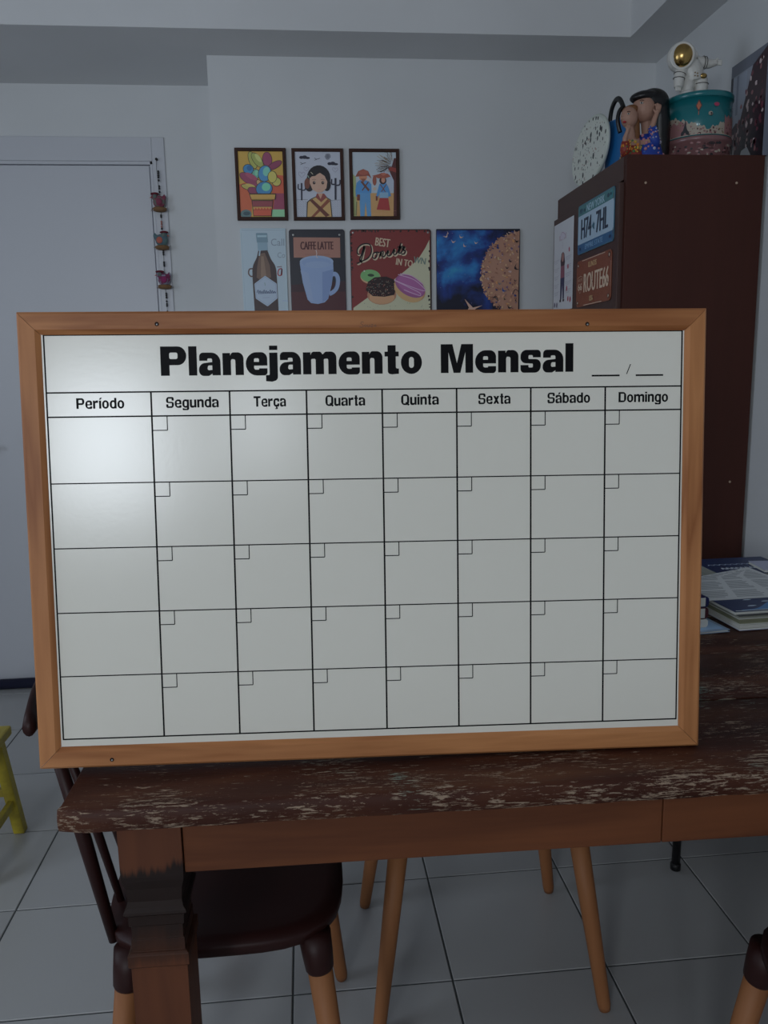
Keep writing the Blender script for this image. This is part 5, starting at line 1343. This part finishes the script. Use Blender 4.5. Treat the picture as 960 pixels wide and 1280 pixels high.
# spine lettering on the third magazine
# open leaflet lying over the pile
t = thing('leaflet', (0, 0, 0), 0, 'white printed leaflet of grey columns lying across the papers', 'leaflet')
fl_z = zc_+0.0006
def sheet_z(y): return fl_z+max(0.0, y-1.56)*0.150
quad = [(0.790, 1.560), (0.829, 1.552), (1.075, 1.556), (1.004, 1.716), (0.850, 1.672)]
def inside_row(y):
    """x range of the leaflet at depth y"""
    xs_ = []
    for i in range(len(quad)):
        (xa, ya), (xb, yb2) = quad[i], quad[(i+1) % len(quad)]
        if (ya-y)*(yb2-y) < 0: xs_.append(xa+(xb-xa)*(y-ya)/(yb2-ya))
    return (min(xs_), max(xs_)) if len(xs_) >= 2 else None
rows = [1.5525+0.163*i/20 for i in range(21)]; ring_ = [(inside_row(y), y) for y in rows]; ring_ = [(r, y) for r, y in ring_ if r]
vs = []
for r, y in ring_:
    for x in r:
        for dz in (0.0, 0.0008): vs.append((x, y, sheet_z(y)+dz))
fs = []
for i in range(len(ring_)-1):
    a_, b_ = i*4, (i+1)*4
    fs += [(a_+1, a_+3, b_+3, b_+1), (a_, b_, b_+2, a_+2), (a_, a_+1, b_+1, b_), (a_+2, b_+2, b_+3, a_+3)]
fs += [(0, 2, 3, 1), tuple((len(ring_)-1)*4+k for k in (0, 1, 3, 2))]
lf = MB(); lf.add(vs, fs); lf.build('sheet', mat('leaflet_paper', rgb(200, 203, 204), 0.7), t)
lp = MB(); gq = mat('leaflet_print', rgb(140, 146, 150), 0.7)
for i in range(24):
    y = 1.560+i*0.0060
    r = inside_row(y); r2 = inside_row(y+0.0026)
    if not r or not r2: continue
    a_, b_ = max(r[0], r2[0])+0.010, min(r[1], r2[1])-0.010
    for c0, c1 in ((0.0, 0.30), (0.36, 0.64), (0.70, 1.0)):
        x0_ = a_+(b_-a_)*c0; x1_ = a_+(b_-a_)*(c1-random.uniform(0, 0.06))
        if i in (7, 15) or (i < 4 and c0 > 0.5): continue
        lp.add([(x0_, y, sheet_z(y)+0.00095), (x1_, y, sheet_z(y)+0.00095), (x1_, y+0.0026, sheet_z(y+0.0026)+0.00095), (x0_, y+0.0026, sheet_z(y+0.0026)+0.00095)], [(0, 1, 2, 3)])
o = lp.build('printed_columns', gq, t); o['kind'] = 'stuff'
t = paper_stack('notebook', 'thick grey notebook under the navy folder at the back of the table', 'notebook', (0.890, 1.690), math.radians(1), 0.215, 0.145, BT, (mat('grey_cover', rgb(120, 122, 124), 0.6), M_PAPER), 5, 0.030, M_GREYP)
t = paper_stack('folder', 'navy folder with white lettering at the back of the table', 'folder', (0.925, 1.686), math.radians(1), 0.185, 0.150, BT+0.0303, (M_NAVYC, M_NAVYC), 3, 0.024, M_GREYP)
def folder_art(p):
    for i in range(11): p.line([(14+i*14, 84+(i*7 % 5)), (20+i*14, 92), (27+i*14, 84), (29+i*14, 90)], 3.0, (110, 122, 140), True, keep=True)
    for i in range(13): p.line([(30+i*11.5, 46), (34+i*11.5, 60), (39+i*11.5, 46)], 4.0, (160, 168, 178), True, keep=True)
    p.k += 1
o = top_print(t, 0.185, 0.15, 0.024, folder_art); o['kind'] = 'stuff'
t = paper_stack('booklet', 'small white booklet at the right edge of the photo on the navy folder', 'booklet', (1.030, 1.692), math.radians(-6), 0.12, 0.085, BT+0.0546, (mat('white_violet', rgb(180, 184, 206), 0.5), M_PAPER), 2, 0.006)
# short pile of small books just behind the planner frame
z = BT+0.0052
for lb, cm_, h_, pm_ in (('white book lowest of the small pile at the planner frame edge', M_PAPER, 0.017, M_PAPER), ('small book with dark red and white spine in the pile at the frame edge', mat('spine_red', (0.06, 0.012, 0.02, 1), 0.4), 0.024, M_PAPER), ('small dark blue book topmost of the pile at the frame edge', mat('spine_blue', (0.014, 0.018, 0.09, 1), 0.35), 0.022, M_PAPER)):
    t = thing('book', (0.642, 1.468, z), math.radians(5), lb, 'book', 'small books piled at the frame edge')
    mb = MB(); prof = rpoly([(0, 0, 0.0), (0.148, 0, h_*0.35), (0.148, h_, h_*0.35), (0, h_, 0)], 4); mb.prism(prof, 0.0, 0.19, axis=1); mb.build('cover', cm_, t)
    MB().box((-0.001, 0.003, 0.0022), (0.140, -0.0004, h_-0.0022)).build('pages', pm_, t)
    if h_ == 0.024: MB().box((0.118, -0.0012, 0.005), (0.138, -0.0003, h_-0.006)).build('spine_label', M_PAPER, t)
    z += h_+0.0004
